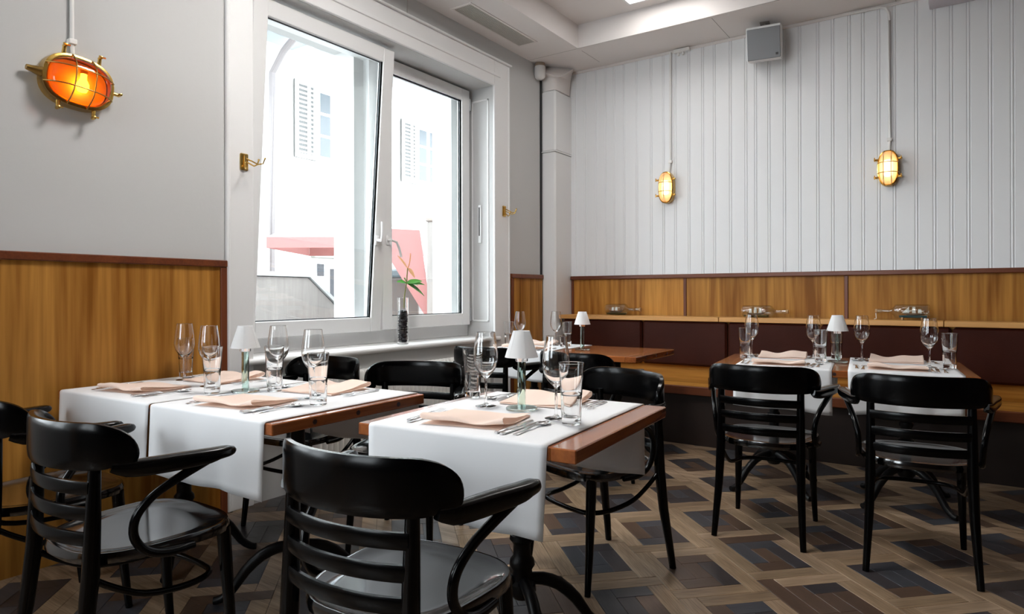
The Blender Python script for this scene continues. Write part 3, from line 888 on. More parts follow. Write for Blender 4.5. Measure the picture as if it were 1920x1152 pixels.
def knife_mesh():
    m = MB()
    m.sweep([(0, -0.112, 0.0035), (0, -0.106, 0.004), (0, -0.05, 0.0042), (0, 0.0, 0.0038), (0, 0.006, 0.003)], [0.005, 0.0085, 0.008, 0.0065, 0.004], [0.0025, 0.0035, 0.0038, 0.0034, 0.002], 10)
    m.prism([(-0.007, 0.004), (0.006, 0.004), (0.0105, 0.03), (0.0105, 0.085), (0.006, 0.108), (-0.002, 0.116), (-0.007, 0.108)], 0.001, 0.0024)
    return m.mesh('knife', CHROME, 50)
def spoon_mesh():
    m = MB()
    strip(m, [(-0.10, 0.006, 0.001), (-0.095, 0.0095, 0.001), (-0.06, 0.0075, 0.0016), (0.0, 0.0038, 0.006), (0.035, 0.0036, 0.006), (0.045, 0.006, 0.005)])
    n = 20; vs = []; rings = [(1.0, 0.0062), (0.93, 0.0070), (0.8, 0.0040), (0.45, 0.0014), (0.0, 0.0008)]
    vs = []; idx = []
    for k, z in rings:
        if k == 0: idx.append([len(vs)]); vs.append((0, 0.072, z)); continue
        idx.append(list(range(len(vs), len(vs) + n)))
        for i in range(n):
            a = 2 * pi * i / n
            vs.append((0.020 * k * cos(a) * (1 - 0.15 * sin(a)), 0.072 + 0.031 * k * sin(a), z))
    fs = []
    for r in range(len(rings) - 1):
        A, B = idx[r], idx[r + 1]
        for i in range(n):
            j = (i + 1) % n
            fs.append((A[i], A[j], B[0]) if len(B) == 1 else (A[i], A[j], B[j], B[i]))
    m.add(vs, fs)
    return m.mesh('spoon', CHROME, 60)
FM, KM, SM = fork_mesh(), knife_mesh(), spoon_mesh()

def setting(T, x, y, far, rot, where, seed, half=0.15, ns=0.0):
    """napkin flanked by forks and knives; where names the place ('near left place of the long left table')"""
    base = T['r'] + (180 if far else 0)
    def put(me, name, lx, ly, lr, label, cat, group):
        sg = -1 if far else 1
        wx, wy = local_to_world(T['c'], T['r'], x + sg * lx, y + sg * ly)
        o = link(name, me, None, (wx, wy, ZT), (0, 0, radians(base + lr)))
        return tag(o, label, cat, group)
    o = put(NAP[seed % 3], 'napkin', 0, ns, rot, 'folded peach linen napkin at the ' + where, 'napkin', 'peach napkins on the tables')
    a = half
    put(FM, 'fork', -a - 0.012, -0.035, -2, 'inner steel fork at the ' + where, 'fork', 'forks on the tables')
    put(FM, 'fork', -a - 0.046, -0.005, 3, 'outer steel fork at the ' + where, 'fork', 'forks on the tables')
    put(KM, 'knife', a + 0.004, -0.03, 1, 'inner steel knife at the ' + where, 'knife', 'knives on the tables')
    put(KM, 'knife', a + 0.030, -0.035, -2, 'outer steel knife at the ' + where, 'knife', 'knives on the tables')
    put(SM, 'spoon', a + 0.062, -0.03, -1, 'steel spoon at the ' + where, 'spoon', 'spoons on the tables')
setting(T1, -0.055, -0.185, False, 8, 'viewer side of the square front table', 0)
setting(T1, -0.03, 0.235, True, 4, 'window side of the square front table', 1)
setting(T2, -0.38, -0.165, False, 6, 'near wall-end place of the long left table', 2)
setting(T2, 0.30, -0.165, False, 8, 'near aisle-end place of the long left table', 0)
setting(T2, -0.36, 0.185, True, 3, 'far wall-end place of the long left table', 1)
setting(T2, 0.30, 0.207, True, 5, 'far aisle-end place of the long left table', 2)
setting(T3, -0.29, -0.185, False, 3, 'near left place of the right bench table', 0, 0.145)
setting(T3, 0.29, -0.185, False, -2, 'near right place of the right bench table', 1, 0.145)
setting(T3, -0.31, 0.215, True, 2, 'bench-side left place of the right bench table', 2, 0.145)
setting(T3, 0.30, 0.215, True, -3, 'bench-side right place of the right bench table', 0, 0.145)
setting(T4, -0.30, -0.18, False, 4, 'near place of the corner table', 1, 0.145)
setting(T4, -0.43, 0.205, True, -4, 'bench-side place of the corner table', 2, 0.145)

# ================================================================== WALL LAMPS (bulkhead lights)
def bulkhead(name, label, loc, rotmat, glow, amber, ribs_long=2, ribs_cross=2, size=(0.074, 0.128)):
    """local: x across, y along the lamp, z out of the wall"""
    t = thing(name, label, 'wall lamp', loc, 0, 'brass bulkhead lamps on the walls')
    t.rotation_euler = rotmat.to_euler()
    a, b = size
    # stadium / oval outline
    def oval(k, n=40, z=0.0):
        out = []
        for i in range(n):
            th = 2 * pi * i / n
            ex = 2 / 2.5
            x = math.copysign(abs(cos(th)) ** ex, cos(th)) * a * k; y = math.copysign(abs(sin(th)) ** ex, sin(th)) * (b - a * (1 - k) if k < 1 else b + a * (k - 1))
            out.append((x, y, z))
        return out
    def loft(m, rings, cap0=False, cap1=False):
        n = 40; vs = []
        for k, z in rings: vs += oval(k, n, z)
        fs = [(r * n + i, r * n + (i + 1) % n, (r + 1) * n + (i + 1) % n, (r + 1) * n + i) for r in range(len(rings) - 1) for i in range(n)]
        if cap0: fs.append(tuple(range(n)))
        if cap1: fs.append(tuple((len(rings) - 1) * n + i for i in range(n)))
        m.add(vs, fs)
    m = MB(); loft(m, [(1.0, 0.0), (1.02, 0.01), (0.98, 0.045), (1.0, 0.05), (1.0, 0.058), (0.90, 0.062), (0.84, 0.060), (0.84, 0.02)], True)
    m.build('body', BRASS, t, smooth=40)
    m = MB(); loft(m, [(0.82, 0.030), (0.80, 0.0305)], True, True); m.build('reflector', simple(name + '_reflector', (0.75, 0.62, 0.42) if amber else (0.85, 0.82, 0.78), 0.4), t)
    m = MB(); loft(m, [(0.84, 0.056), (0.83, 0.072), (0.78, 0.088), (0.66, 0.101), (0.45, 0.110), (0.2, 0.113)], False, True)
    gl = m.build('glass', amber and AMBER or PEACHGL, t, smooth=60)
    m = MB()
    if amber:
        m.lathe([(0, -0.034), (0.018, -0.028), (0.025, -0.01), (0.024, 0.006), (0.013, 0.028), (0.012, 0.05), (0, 0.05)], 16)
        me = m.mesh('bulb', glow, 60)
        o = link('bulb', me, t, (-0.012, -0.01, 0.064), (0, radians(90), 0))
        m = MB(); m.lathe([(0, 0.049), (0.014, 0.049), (0.016, 0.08), (0, 0.082)], 14); m.build('socket', simple('socket_white', (0.7, 0.68, 0.62), 0.4), t, (-0.012, -0.01, 0.064), (0, radians(90), 0))
    else:
        m.sweep([(0, -0.062, 0.062), (0, -0.055, 0.062), (0, 0.05, 0.062), (0, 0.058, 0.062)], [0.012, 0.026, 0.026, 0.014], [0.010, 0.018, 0.018, 0.010], 14)
        m.build('bulb', glow, t, smooth=50)
    # cage ribs over the glass
    def arch(kx, along):
        pts = []
        for i in range(15):
            f = -1 + 2 * i / 14
            if along: x, y = kx * a, f * b * (0.97 if abs(kx) > 0.2 else 1.0) * sqrt(max(0.05, 1 - (kx * 0.9) ** 4))
            else: x, y = f * a * 0.97 * sqrt(max(0.05, 1 - (kx * 0.9) ** 4)), kx * b
            z = 0.058 + 0.064 * (1 - abs(f) ** 3.0)
            pts.append((x, y, z))
        return pts
    for kx in ([-0.36, 0.36] if ribs_long == 2 else [0.05]):
        m = MB(); m.sweep(arch(kx, True), 0.0032, 0.0028, 8, up=(1, 0, 0)); m.build('cage_rib', BRASSD, t, smooth=50)
    for ky in ([-0.28, 0.28] if ribs_cross == 2 else [0.0]):
        m = MB(); m.sweep(arch(ky, False), 0.0032, 0.0028, 8, up=(0, 1, 0)); m.build('cage_rib', BRASSD, t, smooth=50)
    # lugs with wing screws
    for sx, fy in ((-1, 0.5), (1, 0.5), (-1, -0.5), (1, -0.5)):
        m = MB()
        m.sweep([(sx * a * 0.93, fy * b, 0.05), (sx * a * 1.22, fy * b, 0.052)], [0.009, 0.007], [0.006, 0.006], 10)
        m.lathe([(0, 0.045), (0.007, 0.045), (0.0075, 0.06), (0.006, 0.072), (0, 0.074)], 10, sx * a * 1.22, fy * b)
        m.sweep([(sx * a * 1.22, fy * b - 0.013, 0.078), (sx * a * 1.22, fy * b, 0.072), (sx * a * 1.22, fy * b + 0.013, 0.078)], [0.004, 0.003, 0.004], [0.005, 0.004, 0.005], 8)
        m.build('lug', BRASS, t, smooth=50)
    if amber:
        m = MB(); m.sweep([(0, b * 0.95, 0.03), (0, b * 1.10, 0.03), (0, b * 1.25, 0.03), (0, b * 1.36, 0.03)], [0.030, 0.020, 0.013, 0.011], [0.022, 0.018, 0.013, 0.011], 12, up=(1, 0, 0)); m.build('cable_gland', BRASSD, t, smooth=50)
        m = MB(); m.sweep([(0, -b * 0.95, 0.05), (0, -b * 1.17, 0.052)], [0.010, 0.007], [0.006, 0.006], 10, up=(0, 0, 1)); m.lathe([(0, 0.045), (0.007, 0.045), (0.0075, 0.06), (0.006, 0.075), (0, 0.077)], 10, 0, -b * 1.17); m.build('lug', BRASS, t, smooth=50)
    return t
PEACHGL = bpy.data.materials.new('frosted_peach_glass'); PEACHGL.use_nodes = True
_N, _L = PEACHGL.node_tree.nodes, PEACHGL.node_tree.links
_N.remove(_N['Principled BSDF'])
_t = _N.new('ShaderNodeBsdfTransparent'); _t.inputs[0].default_value = (0.98, 0.84, 0.66, 1)
_d = _N.new('ShaderNodeBsdfTranslucent'); _d.inputs[0].default_value = (0.98, 0.75, 0.48, 1)
_d2 = _N.new('ShaderNodeBsdfDiffuse'); _d2.inputs[0].default_value = (0.9, 0.7, 0.52, 1)
_m1 = _N.new('ShaderNodeMixShader'); _m1.inputs[0].default_value = 0.30
_m2 = _N.new('ShaderNodeMixShader'); _m2.inputs[0].default_value = 0.30
_L.new(_t.outputs[0], _m1.inputs[1]); _L.new(_d.outputs[0], _m1.inputs[2]); _L.new(_m1.outputs[0], _m2.inputs[1]); _L.new(_d2.outputs[0], _m2.inputs[2])
_L.new(_m2.outputs[0], _N['Material Output'].inputs[0])
GLOW = emitter('lamp_glow', (1.0, 0.80, 0.46), 3.4)
GLOWA = emitter('amber_bulb_glow', (1.0, 0.66, 0.25), 9.0)
RB = Matrix(((1, 0, 0), (0, 0, -1), (0, 1, 0)))          # x->X, y->Z, z->-Y  (back wall)
bulkhead('wall_lamp', 'lit oval brass caged lamp on the board wall, nearer the corner', (-2.114, YB, 2.066), RB, GLOW, False, 1, 2, (0.066, 0.135))
bulkhead('wall_lamp', 'lit oval brass caged lamp on the board wall, nearer the right edge', (-0.447, YB, 2.050), RB, GLOW, False, 2, 2, (0.068, 0.128))
RLm = Matrix(((0, 0, 1), (1, 0, 0), (0, 1, 0)))          # x->Y, y->Z, z->X  (left wall)
bulkhead('wall_lamp', 'amber oval brass caged lamp mounted slantwise on the left plaster wall', (XL, 1.30, 2.075), RLm @ Matrix.Rotation(radians(84), 3, 'Z'), GLOWA, True, 2, 2, (0.112, 0.140))

# conduits feeding the lamps
CW = simple('conduit_white', (0.80, 0.79, 0.77), 0.45)
def conduit(label, pts, r, clips):
    t = thing('cable_conduit', label, 'conduit', pts[0], 0)
    p0 = Vector(pts[0])
    m = MB(); m.tube([tuple(Vector(p) - p0) for p in pts], r, 10); m.build('pipe', CW, t, smooth=50)
    for c in clips:
        q = Vector(c) - p0
        m = MB(); m.cbox(q.x - 0.016, q.x + 0.016, q.y - 0.016, q.y + 0.016, q.z - 0.012, q.z + 0.012, 0.003); m.build('clip', CW, t)
    return t
conduit('thin white conduit running down the board wall to the lamp nearer the corner', [(-2.085, YB - 0.012, 3.235), (-2.087, YB - 0.012, 2.30), (-2.092, YB - 0.010, 2.25), (-2.10, YB - 0.008, 2.19)], 0.0095, [(-2.087, YB - 0.011, 2.29)])
conduit('thin white conduit bending down from the ceiling to the lamp nearer the right edge', [(-0.70, YB - 0.02, 3.228), (-0.50, YB - 0.02, 3.228), (-0.462, YB - 0.016, 3.215), (-0.442, YB - 0.013, 3.18), (-0.440, YB - 0.012, 3.12), (-0.441, YB - 0.012, 2.25), (-0.443, YB - 0.010, 2.17)], 0.0095, [(-0.441, YB - 0.011, 2.26)])
conduit('white double conduit running down the left wall to the amber lamp', [(XL + 0.012, 1.288, 3.25), (XL + 0.012, 1.288, 2.26), (XL + 0.010, 1.292, 2.20)], 0.0085, [(XL + 0.012, 1.288, 2.255)])
t = thing('junction_box', 'small white cable box at the top of the board wall beside a conduit', 'cable box', (-1.98, YB, 3.20))
mb = MB(); mb.cbox(-0.07, 0.07, -0.04, 0.0, 0.012, 0.042, 0.004); mb.build('box', CW, t)
for dx in (-0.03, 0.01):
    mb = MB(); mb.lathe([(0, -0.012), (0.009, -0.012), (0.011, 0.012), (0, 0.012)], 10, dx, -0.02); mb.build('gland', CW, t)

# ================================================================== COAT HOOKS
def hook(loc, label):
    t = thing('coat_hook', label, 'coat hook', loc, 0, 'brass coat hooks beside the window')
    m = MB(); m.cbox(0.0, 0.010, -0.024, 0.024, -0.045, 0.045, 0.006); m.build('back_plate', BRASS, t)
    m = MB(); m.tube([(0.014, 0, -0.034), (0.014, 0, 0.034)], 0.007, 10, up=(0, 1, 0)); m.build('pivot', BRASSD, t, smooth=50)
    for (z, ay, up_) in ((0.018, 0.9, 0.04), (0.0, 0.15, 0.034), (-0.02, -0.55, 0.03)):
        dx, dy = cos(ay), sin(ay)
        m = MB(); m.tube([(0.014, 0, z), (0.014 + 0.03 * dx, 0.03 * dy, z - 0.012), (0.014 + 0.065 * dx, 0.065 * dy, z - 0.030), (0.014 + 0.09 * dx, 0.09 * dy, z - 0.024), (0.014 + 0.1 * dx, 0.1 * dy, z - 0.024 + up_ * 0.7)], 0.0038, 8)
        m.lathe([(0, -0.006), (0.0055, -0.003), (0.0055, 0.003), (0, 0.006)], 8, 0.014 + 0.1 * dx, 0.1 * dy, z - 0.024 + up_ * 0.7)
        m.build('hook_arm', BRASS, t, smooth=50)
    return t
hook((XL + 0.022, 2.112, 1.866), 'brass triple coat hook on the left window casing')
hook((XL + 0.022, 4.545, 1.85), 'brass triple coat hook on the right window casing near the corner')

# ================================================================== CEILING FITTINGS
t = thing('air_vent', 'long slatted air vent in the ceiling soffit above the window', 'air vent', (-3.015, 4.19, ZC))
vw, vl = 0.155, 0.86
mb = MB()
for (xa, xb, ya, yb) in ((-vw / 2 - 0.02, -vw / 2, -vl / 2 - 0.02, vl / 2 + 0.02), (vw / 2, vw / 2 + 0.02, -vl / 2 - 0.02, vl / 2 + 0.02), (-vw / 2, vw / 2, -vl / 2 - 0.02, -vl / 2), (-vw / 2, vw / 2, vl / 2, vl / 2 + 0.02)):
    mb.cbox(xa, xb, ya, yb, -0.006, 0.002, 0.002)
mb.build('frame', CEILP, t)
mb = MB(); mb.box(-vw / 2, vw / 2, -vl / 2, vl / 2, -0.0015, 0.001); mb.build('backing', simple('vent_dark', (0.05, 0.043, 0.036), 0.8), t)
for k in range(11):
    x = -vw / 2 + vw * (k + 0.5) / 11
    mb = MB(); mb.cbox(x - 0.0042, x + 0.0042, -vl / 2, vl / 2, -0.007, -0.002, 0.001); mb.build('slat', simple('vent_slat', (0.60, 0.57, 0.53), 0.5) if k == 0 else bpy.data.materials['vent_slat'], t)

LEDM = emitter('led_panel', (1.0, 0.97, 0.94), 3.0)
LEDFILL = emitter('led_panel_added_fill', (1.0, 0.97, 0.94), 20.0)  # for the unseen second panel, added to brighten the front tables
for (x, y, lab) in ((-1.88, 4.53, 'square lit ceiling panel at the top edge, above the corner table'),
                    (-1.78, 2.15, 'unseen square ceiling panel added to brighten the front tables')):
    t = thing('ceiling_light', lab, 'ceiling light', (x, y, ZK), 0, 'square ceiling light panels')
    mb = MB()
    for (xa, xb, ya, yb) in ((-0.31, -0.29, -0.31, 0.31), (0.29, 0.31, -0.31, 0.31), (-0.29, 0.29, -0.31, -0.29), (-0.29, 0.29, 0.29, 0.31)):
        mb.cbox(xa, xb, ya, yb, -0.012, 0.0, 0.002)
    mb.build('frame', PAINT, t)
    mb = MB(); mb.box(-0.29, 0.29, -0.29, 0.29, -0.009, -0.002); mb.build('diffuser', LEDM if y > 4 else LEDFILL, t)

t = thing('motion_sensor', 'small white rounded sensor under the ceiling beside the boxed column', 'sensor', (-3.175, 5.09, 3.16))
mb = MB(); mb.lathe([(0, -0.06), (0.03, -0.056), (0.046, -0.04), (0.05, -0.015), (0.05, 0.05), (0.046, 0.062), (0, 0.063)], 20); mb.build('housing', CW, t, smooth=40)
mb = MB(); mb.lathe([(0.048, 0.060), (0.05, 0.064), (0.044, 0.09), (0, 0.09)], 20); mb.build('mount', simple('sensor_mount', (0.30, 0.22, 0.16), 0.5), t, smooth=40)

# loudspeaker hung under the soffit
t = thing('loudspeaker', 'grey white loudspeaker box tilted down from the ceiling edge', 'loudspeaker', (-1.262, 5.28, 3.085), 8)
GRL = simple('speaker_grille', (0.24, 0.25, 0.265), 0.6, bump=0.3, bscale=400)
RX = Matrix.Rotation(radians(14), 4, 'X')
mb = MB(); mb.cbox(-0.125, 0.125, -0.06, 0.11, -0.135, 0.115, 0.008, RX); mb.build('cabinet', PAINT, t)
mb = MB(); mb.cbox(-0.119, 0.119, -0.068, -0.058, -0.129, 0.098, 0.004, RX); g = mb.build('grille', GRL, t)
mb = MB(); mb.cbox(0.085, 0.103, -0.0705, -0.067, -0.108, -0.092, 0.001, RX); mb.build('badge', simple('badge_dark', (0.03, 0.03, 0.03), 0.4), g)
mb = MB(); mb.tube([(0, 0.04, 0.09), (0, 0.045, 0.162)], 0.012, 10); mb.cbox(-0.035, 0.035, 0.01, 0.08, 0.156, 0.163, 0.002); mb.build('bracket', simple('bracket_grey', (0.25, 0.22, 0.2), 0.5), t)

t = thing('wall_unit', 'pale lilac grey casing high on the board wall at the top right edge', 'wall unit', (-0.19, YB, 3.14))
LIL = simple('lilac_grey', (0.62, 0.60, 0.66), 0.5)
mb = MB(); mb.cbox(0, 1.15, -0.17, -0.002, 0.012, 0.108, 0.012); mb.build('casing', LIL, t)
mb = MB(); mb.cbox(-0.006, 1.156, -0.176, -0.002, 0.0, 0.014, 0.004); mb.build('lower_lip', LIL, t)

# ================================================================== RADIATOR under the window
t = thing('radiator', 'white column radiator along the wall under the window sill', 'radiator', (-3.165, 2.55, 0))
RW = simple('radiator_white', (0.80, 0.79, 0.76), 0.4)
NCOL = 41
colm = MB()
colm.sweep([(0, 0, 0.13), (0, 0, 0.16), (0, 0, 0.62), (0, 0, 0.655), (0, 0, 0.672), (0, 0, 0.676)], [0.012, 0.0155, 0.0155, 0.015, 0.010, 0.004], [0.034, 0.040, 0.040, 0.038, 0.030, 0.016], 12, up=(1, 0, 0), power=2.6)
cm = colm.mesh('column', RW, 50)
for k in range(NCOL): link('column', cm, t, (0, 0.02 + k * 0.042, 0))
for z in (0.16, 0.63):
    mb = MB(); mb.tube([(0, 0, z), (0, 0.04 + (NCOL - 1) * 0.042, z)], 0.014, 10); mb.build('header_pipe', RW, t, smooth=50)
for y in (0.3, 1.4):
    mb = MB(); mb.cbox(-0.02, 0.02, y - 0.01, y + 0.01, 0.0, 0.14, 0.002); mb.build('foot', RW, t)

# ================================================================== VASE AND FLOWER on the sill
VX, VY, VZ = -3.255, 3.39, 0.8015
t = thing('glass_vase', 'tall clear glass vase packed with black stones on the window sill', 'vase', (VX, VY, VZ))
mb = MB(); mb.lathe(support([(0, 0), (0.037, 0), (0.039, 0.003), (0.039, 0.326), (0.0380, 0.327), (0.0370, 0.326), (0.0365, 0.014), (0, 0.012)]), 32); mb.build('glass', GLASS, t, smooth=80)
STN = simple('black_stone', (0.006, 0.007, 0.010), 0.28)
rv = random.Random(5)
sm_ = MB(); sm_.lathe([(0, -1), (0.6, -0.8), (0.95, -0.3), (1, 0.1), (0.75, 0.7), (0, 1)], 9)
stone_mesh = sm_.mesh('stone', STN, 60)
k = 0
for layer in range(15):
    z = 0.022 + layer * 0.0148
    for j in range(5):
        a = j * 2 * pi / 5 + layer * 0.8
        o = link('stone', stone_mesh, t, (0.0185 * cos(a), 0.0185 * sin(a), z), (rv.uniform(-0.5, 0.5), rv.uniform(-0.5, 0.5), rv.uniform(0, 6)))
        o.scale = (0.0172, 0.0172, 0.0088)
t = thing('flower_stem', 'single anthurium stem with pale orange bloom and green leaf in the vase', 'flower', (VX, VY, VZ))
STG = simple('stem_green', (0.16, 0.17, 0.03), 0.5)
LFG = simple('leaf_green', (0.09, 0.36, 0.05), 0.35, vary=0.3, vscale=30)
SPA = cloth_mat('bloom_orange', (0.88, 0.50, 0.26), 0.4, 0.1)
mb = MB(); mb.tube([(0.0, 0.012, 0.255), (0.0, 0.014, 0.32), (0.0, 0.026, 0.38), (0.004, 0.034, 0.43), (0.004, 0.040, 0.49), (0.002, 0.046, 0.535)], 0.0038, 8); mb.build('stem', STG, t, smooth=50)
mb = MB(); mb.tube([(0.002, 0.047, 0.533), (0.004, 0.060, 0.56), (0.004, 0.072, 0.60), (0.002, 0.076, 0.64)], 0.0036, 8); mb.build('spadix', simple('spadix_peach', (0.80, 0.36, 0.14), 0.5), t, smooth=50)
def leafblade(m, base, dirv, nrm, L_, wmax, curl):
    B = Vector(base); D = Vector(dirv).normalized(); Nn = Vector(nrm).normalized(); Sd = D.cross(Nn).normalized()
    n = 8
    def fn(u, v):
        w = wmax * sin(pi * min(1, v * 0.94 + 0.04)) ** 0.8 * (1 - 0.25 * v)
        return tuple(B + D * (L_ * v) + Sd * ((u - 0.5) * 2 * w) + Nn * (-curl * v * v * L_ + 0.18 * w * abs(u - 0.5) * 2))
    m.grid(fn, 4, n)
mb = MB(); leafblade(mb, (0.002, 0.047, 0.533), (0.1, 0.75, -0.55), (0.9, 0.1, 0.35), 0.10, 0.026, 0.15); mb.build('bract', SPA, t, smooth=70)
mb = MB(); leafblade(mb, (0.002, 0.047, 0.533), (0.05, -0.72, 0.7), (0.95, 0.2, 0.2), 0.13, 0.013, 0.1); mb.build('bract', SPA, t, smooth=70)
for (dy, dz, dx, ln, w) in ((-0.9, 0.15, 0.1, 0.085, 0.014), (-0.6, 0.5, 0.3, 0.06, 0.012), (0.6, 0.15, 0.5, 0.10, 0.015), (0.95, 0.20, 0.1, 0.12, 0.015), (0.95, -0.05, -0.1, 0.135, 0.014), (0.8, -0.45, 0.3, 0.13, 0.016), (0.9, 0.02, 0.5, 0.115, 0.014)):
    mb = MB(); leafblade(mb, (0.004, 0.036, 0.428), (dx, dy, dz + 0.12), (0.62, -0.35, 0.7), ln * 1.25, w * 1.5, 0.3); mb.build('leaflet', LFG, t, smooth=70)

# ================================================================== SHIPS IN BOTTLES on the bench ledge
ZL = 0.9625
SAILM = simple('sail_white', (0.80, 0.78, 0.72), 0.8)
HULL = simple('hull_dark', (0.05, 0.035, 0.025), 0.5)
SEA = simple('painted_sea', (0.01, 0.20, 0.36), 0.4)
MOSS = simple('putty_green', (0.10, 0.12, 0.06), 0.6)
CORK = simple('cork', (0.45, 0.28, 0.14), 0.8)
def bottle(x, y, rz, label, r, L_, neck, sea, sails, stand, zoff=0.0):
    t = thing('ship_in_bottle', label, 'ship in a bottle', (x, y, ZL + zoff), rz, 'ships in bottles on the bench ledge')
    sq = 0.92 if 'square' in label or 'blue sea' in label else 0.84
    # built along +x: base at 0, neck at the end
    m = MB()
    prof = [(0, 0.004), (r * 0.6, 0.002), (r * 0.94, 0.0), (r, 0.006), (r, L_ * sq), (r * 0.93, L_ * (sq + 0.045)), (r * 0.6, L_ * (sq + 0.09)), (neck * 1.15, L_ * (sq + 0.13)), (neck, L_ * (sq + 0.19)), (neck, L_ + 0.075), (neck * 1.35, L_ + 0.078), (neck * 1.35, L_ + 0.10), (neck * 0.8, L_ + 0.10), (neck * 0.75, L_ * (sq + 0.19)), (r * 0.55, L_ * (sq + 0.085)), (r * 0.955, L_ * sq), (r * 0.955, 0.010), (0, 0.010)]
    m.lathe(prof, 28)
    o = m.build('bottle', BOTTLEG, t, (0, 0, r), (0, radians(90), 0), smooth=50)
    m = MB(); m.lathe([(0, 0), (neck * 0.72, 0), (neck * 0.78, 0.03), (neck * 1.05, 0.032), (neck * 1.05, 0.045), (0, 0.046)], 14); m.build('stopper', CORK, t, (L_ + 0.070, 0, r), (0, radians(90), 0), smooth=40)
    # sea
    m = MB()
    hw = r * 0.80; zb = r * 0.42
    m.add(*( [(0.015, -hw, zb), (L_ * 0.84, -hw, zb), (L_ * 0.84, hw, zb), (0.015, hw, zb), (0.015, -hw * 0.35, r * 0.10), (L_ * 0.84, -hw * 0.35, r * 0.10), (L_ * 0.84, hw * 0.35, r * 0.10), (0.015, hw * 0.35, r * 0.10)],
             [(0, 1, 2, 3), (4, 7, 6, 5), (0, 4, 5, 1), (2, 6, 7, 3), (1, 5, 6, 2), (3, 7, 4, 0)])); m.build('sea', sea, t)
    # hull
    m = MB(); c = L_ * 0.42; hl = L_ * 0.27
    m.sweep([(c - hl, 0, zb + r * 0.22), (c - hl * 0.7, 0, zb + r * 0.16), (c, 0, zb + r * 0.13), (c + hl * 0.7, 0, zb + r * 0.17), (c + hl * 1.1, 0, zb + r * 0.27)], [0.001, 0.008, 0.010, 0.007, 0.001], [0.003, r * 0.13, r * 0.14, r * 0.12, 0.002], 10); m.build('hull', HULL, t, smooth=50)
    for k, (fx, hh, tri) in enumerate(sails):
        xx = c + fx * hl
        m = MB(); m.tube([(xx, 0, zb + r * 0.2), (xx, 0, zb + r * 0.25 + hh * r)], 0.0011, 6, up=(0, 1, 0)); ms = m.build('mast', HULL, t)
        m = MB(); z0 = zb + r * 0.34; z1 = zb + r * 0.22 + hh * r
        if tri: poly = [(xx + 0.002, z0), (xx + 0.002, z1), (xx + tri * 0.045, z0)]
        else: poly = [(xx - 0.012, z0), (xx + 0.011, z0), (xx + 0.008, z1), (xx - 0.008, z1)]
        n = len(poly)
        m.add([(px, -0.0015, pz) for px, pz in poly] + [(px, 0.0015, pz) for px, pz in poly], [tuple(range(n)), tuple(range(2 * n - 1, n - 1, -1))] + [(i, (i + 1) % n, n + (i + 1) % n, n + i) for i in range(n)])
        m.build('sail', SAILM, ms)
    if stand:
        for fx in (L_ * 0.2, L_ * 0.75):
            m = MB(); m.cbox(fx - 0.006, fx + 0.006, -r * 0.7, r * 0.7, -zoff, r * 0.14, 0.002); m.build('stand', CORK, t)
        m = MB(); e = L_ + 0.10
        m.tube([(L_ + 0.03, 0, r), (e, 0.0, r + 0.004), (e + 0.012, 0, r - 0.004), (e + 0.008, 0, -zoff + 0.008), (e + 0.02, 0.01, -zoff + 0.004)], 0.003, 8, up=(0, 1, 0)); m.build('rope', SAILM, t, smooth=50)
    return t
bottle(-2.655, 5.38, 0, 'ship in a round shouldered bottle on the ledge, nearest the corner column', 0.050, 0.215, 0.016, MOSS, [(-0.5, 0.75, 0), (0.1, 0.8, 0)], False)
bottle(-1.452, 5.375, 0, 'ship in a square shouldered bottle, middle of three on the ledge', 0.048, 0.225, 0.014, MOSS, [(-0.6, 0.8, 0), (0.0, 1.0, 0), (0.6, 0.9, 0)], False)
bottle(-0.195, 5.375, 180, 'ship over painted blue sea in a bottle, rightmost on the ledge', 0.049, 0.215, 0.014, SEA, [(-0.55, 0.7, 0), (0.05, 1.0, 0), (0.5, 1.05, 1)], True, 0.012)

# ================================================================== OUTSIDE, seen through the window
GRD = simple('street_paving', (0.26, 0.255, 0.25), 0.9, bump=0.2, bscale=30)
mb = MB(); mb.box(-40, XO - 0.02, -30, 40, -0.6, -0.5)
struct(mb.build('ground', GRD))
FAC = simple('pale_render', (0.62, 0.60, 0.57), 0.85, bump=0.2, bscale=40)
SHT = simple('shutter_white', (0.80, 0.80, 0.78), 0.6)
SHG = simple('shutter_gap_shade', (0.10, 0.10, 0.098), 0.8)  # dark backing colour stands in for the shade between the louvres
PNG = simple('far_pane', (0.10, 0.11, 0.12), 0.25, spec=0.3)
XF = -9.5
house = thing('neighbour_house', 'white rendered house across the street with louvred shutters and deep eaves', 'house', (XF, 7.5, -0.5))
def hb(m, name, mat, parent=None):
    o = m.build(name, mat, parent or house)
    return o
H0 = Vector((XF, 7.5, -0.5))
def hx(m, x0, x1, y0, y1, z0, z1, c=None):
    if c: m.cbox(x0 - XF, x1 - XF, y0 - 7.5, y1 - 7.5, z0 + 0.5, z1 + 0.5, c)
    else: m.box(x0 - XF, x1 - XF, y0 - 7.5, y1 - 7.5, z0 + 0.5, z1 + 0.5)
m = MB(); hx(m, XF - 5, XF, 6.62, 22, -0.5, 5.35); hb(m, 'wall', FAC)
m = MB(); hx(m, XF - 5, XF - 0.4, -2, 6.6, -0.5, 2.42); hb(m, 'side_wing', FAC)
m = MB(); hx(m, XF - 5, XF - 0.1, -2, 7.40, 2.42, 2.50); hb(m, 'side_wing_roof', simple('lead_grey', (0.16, 0.16, 0.145), 0.7))
m = MB(); hx(m, XF - 5.4, XF + 2.3, 4.6, 23, 5.35, 5.47); hx(m, XF + 2.1, XF + 2.3, 4.6, 23, 5.30, 5.60); hb(m, 'eave', simple('eave_boards', (0.36, 0.39, 0.43), 0.7))
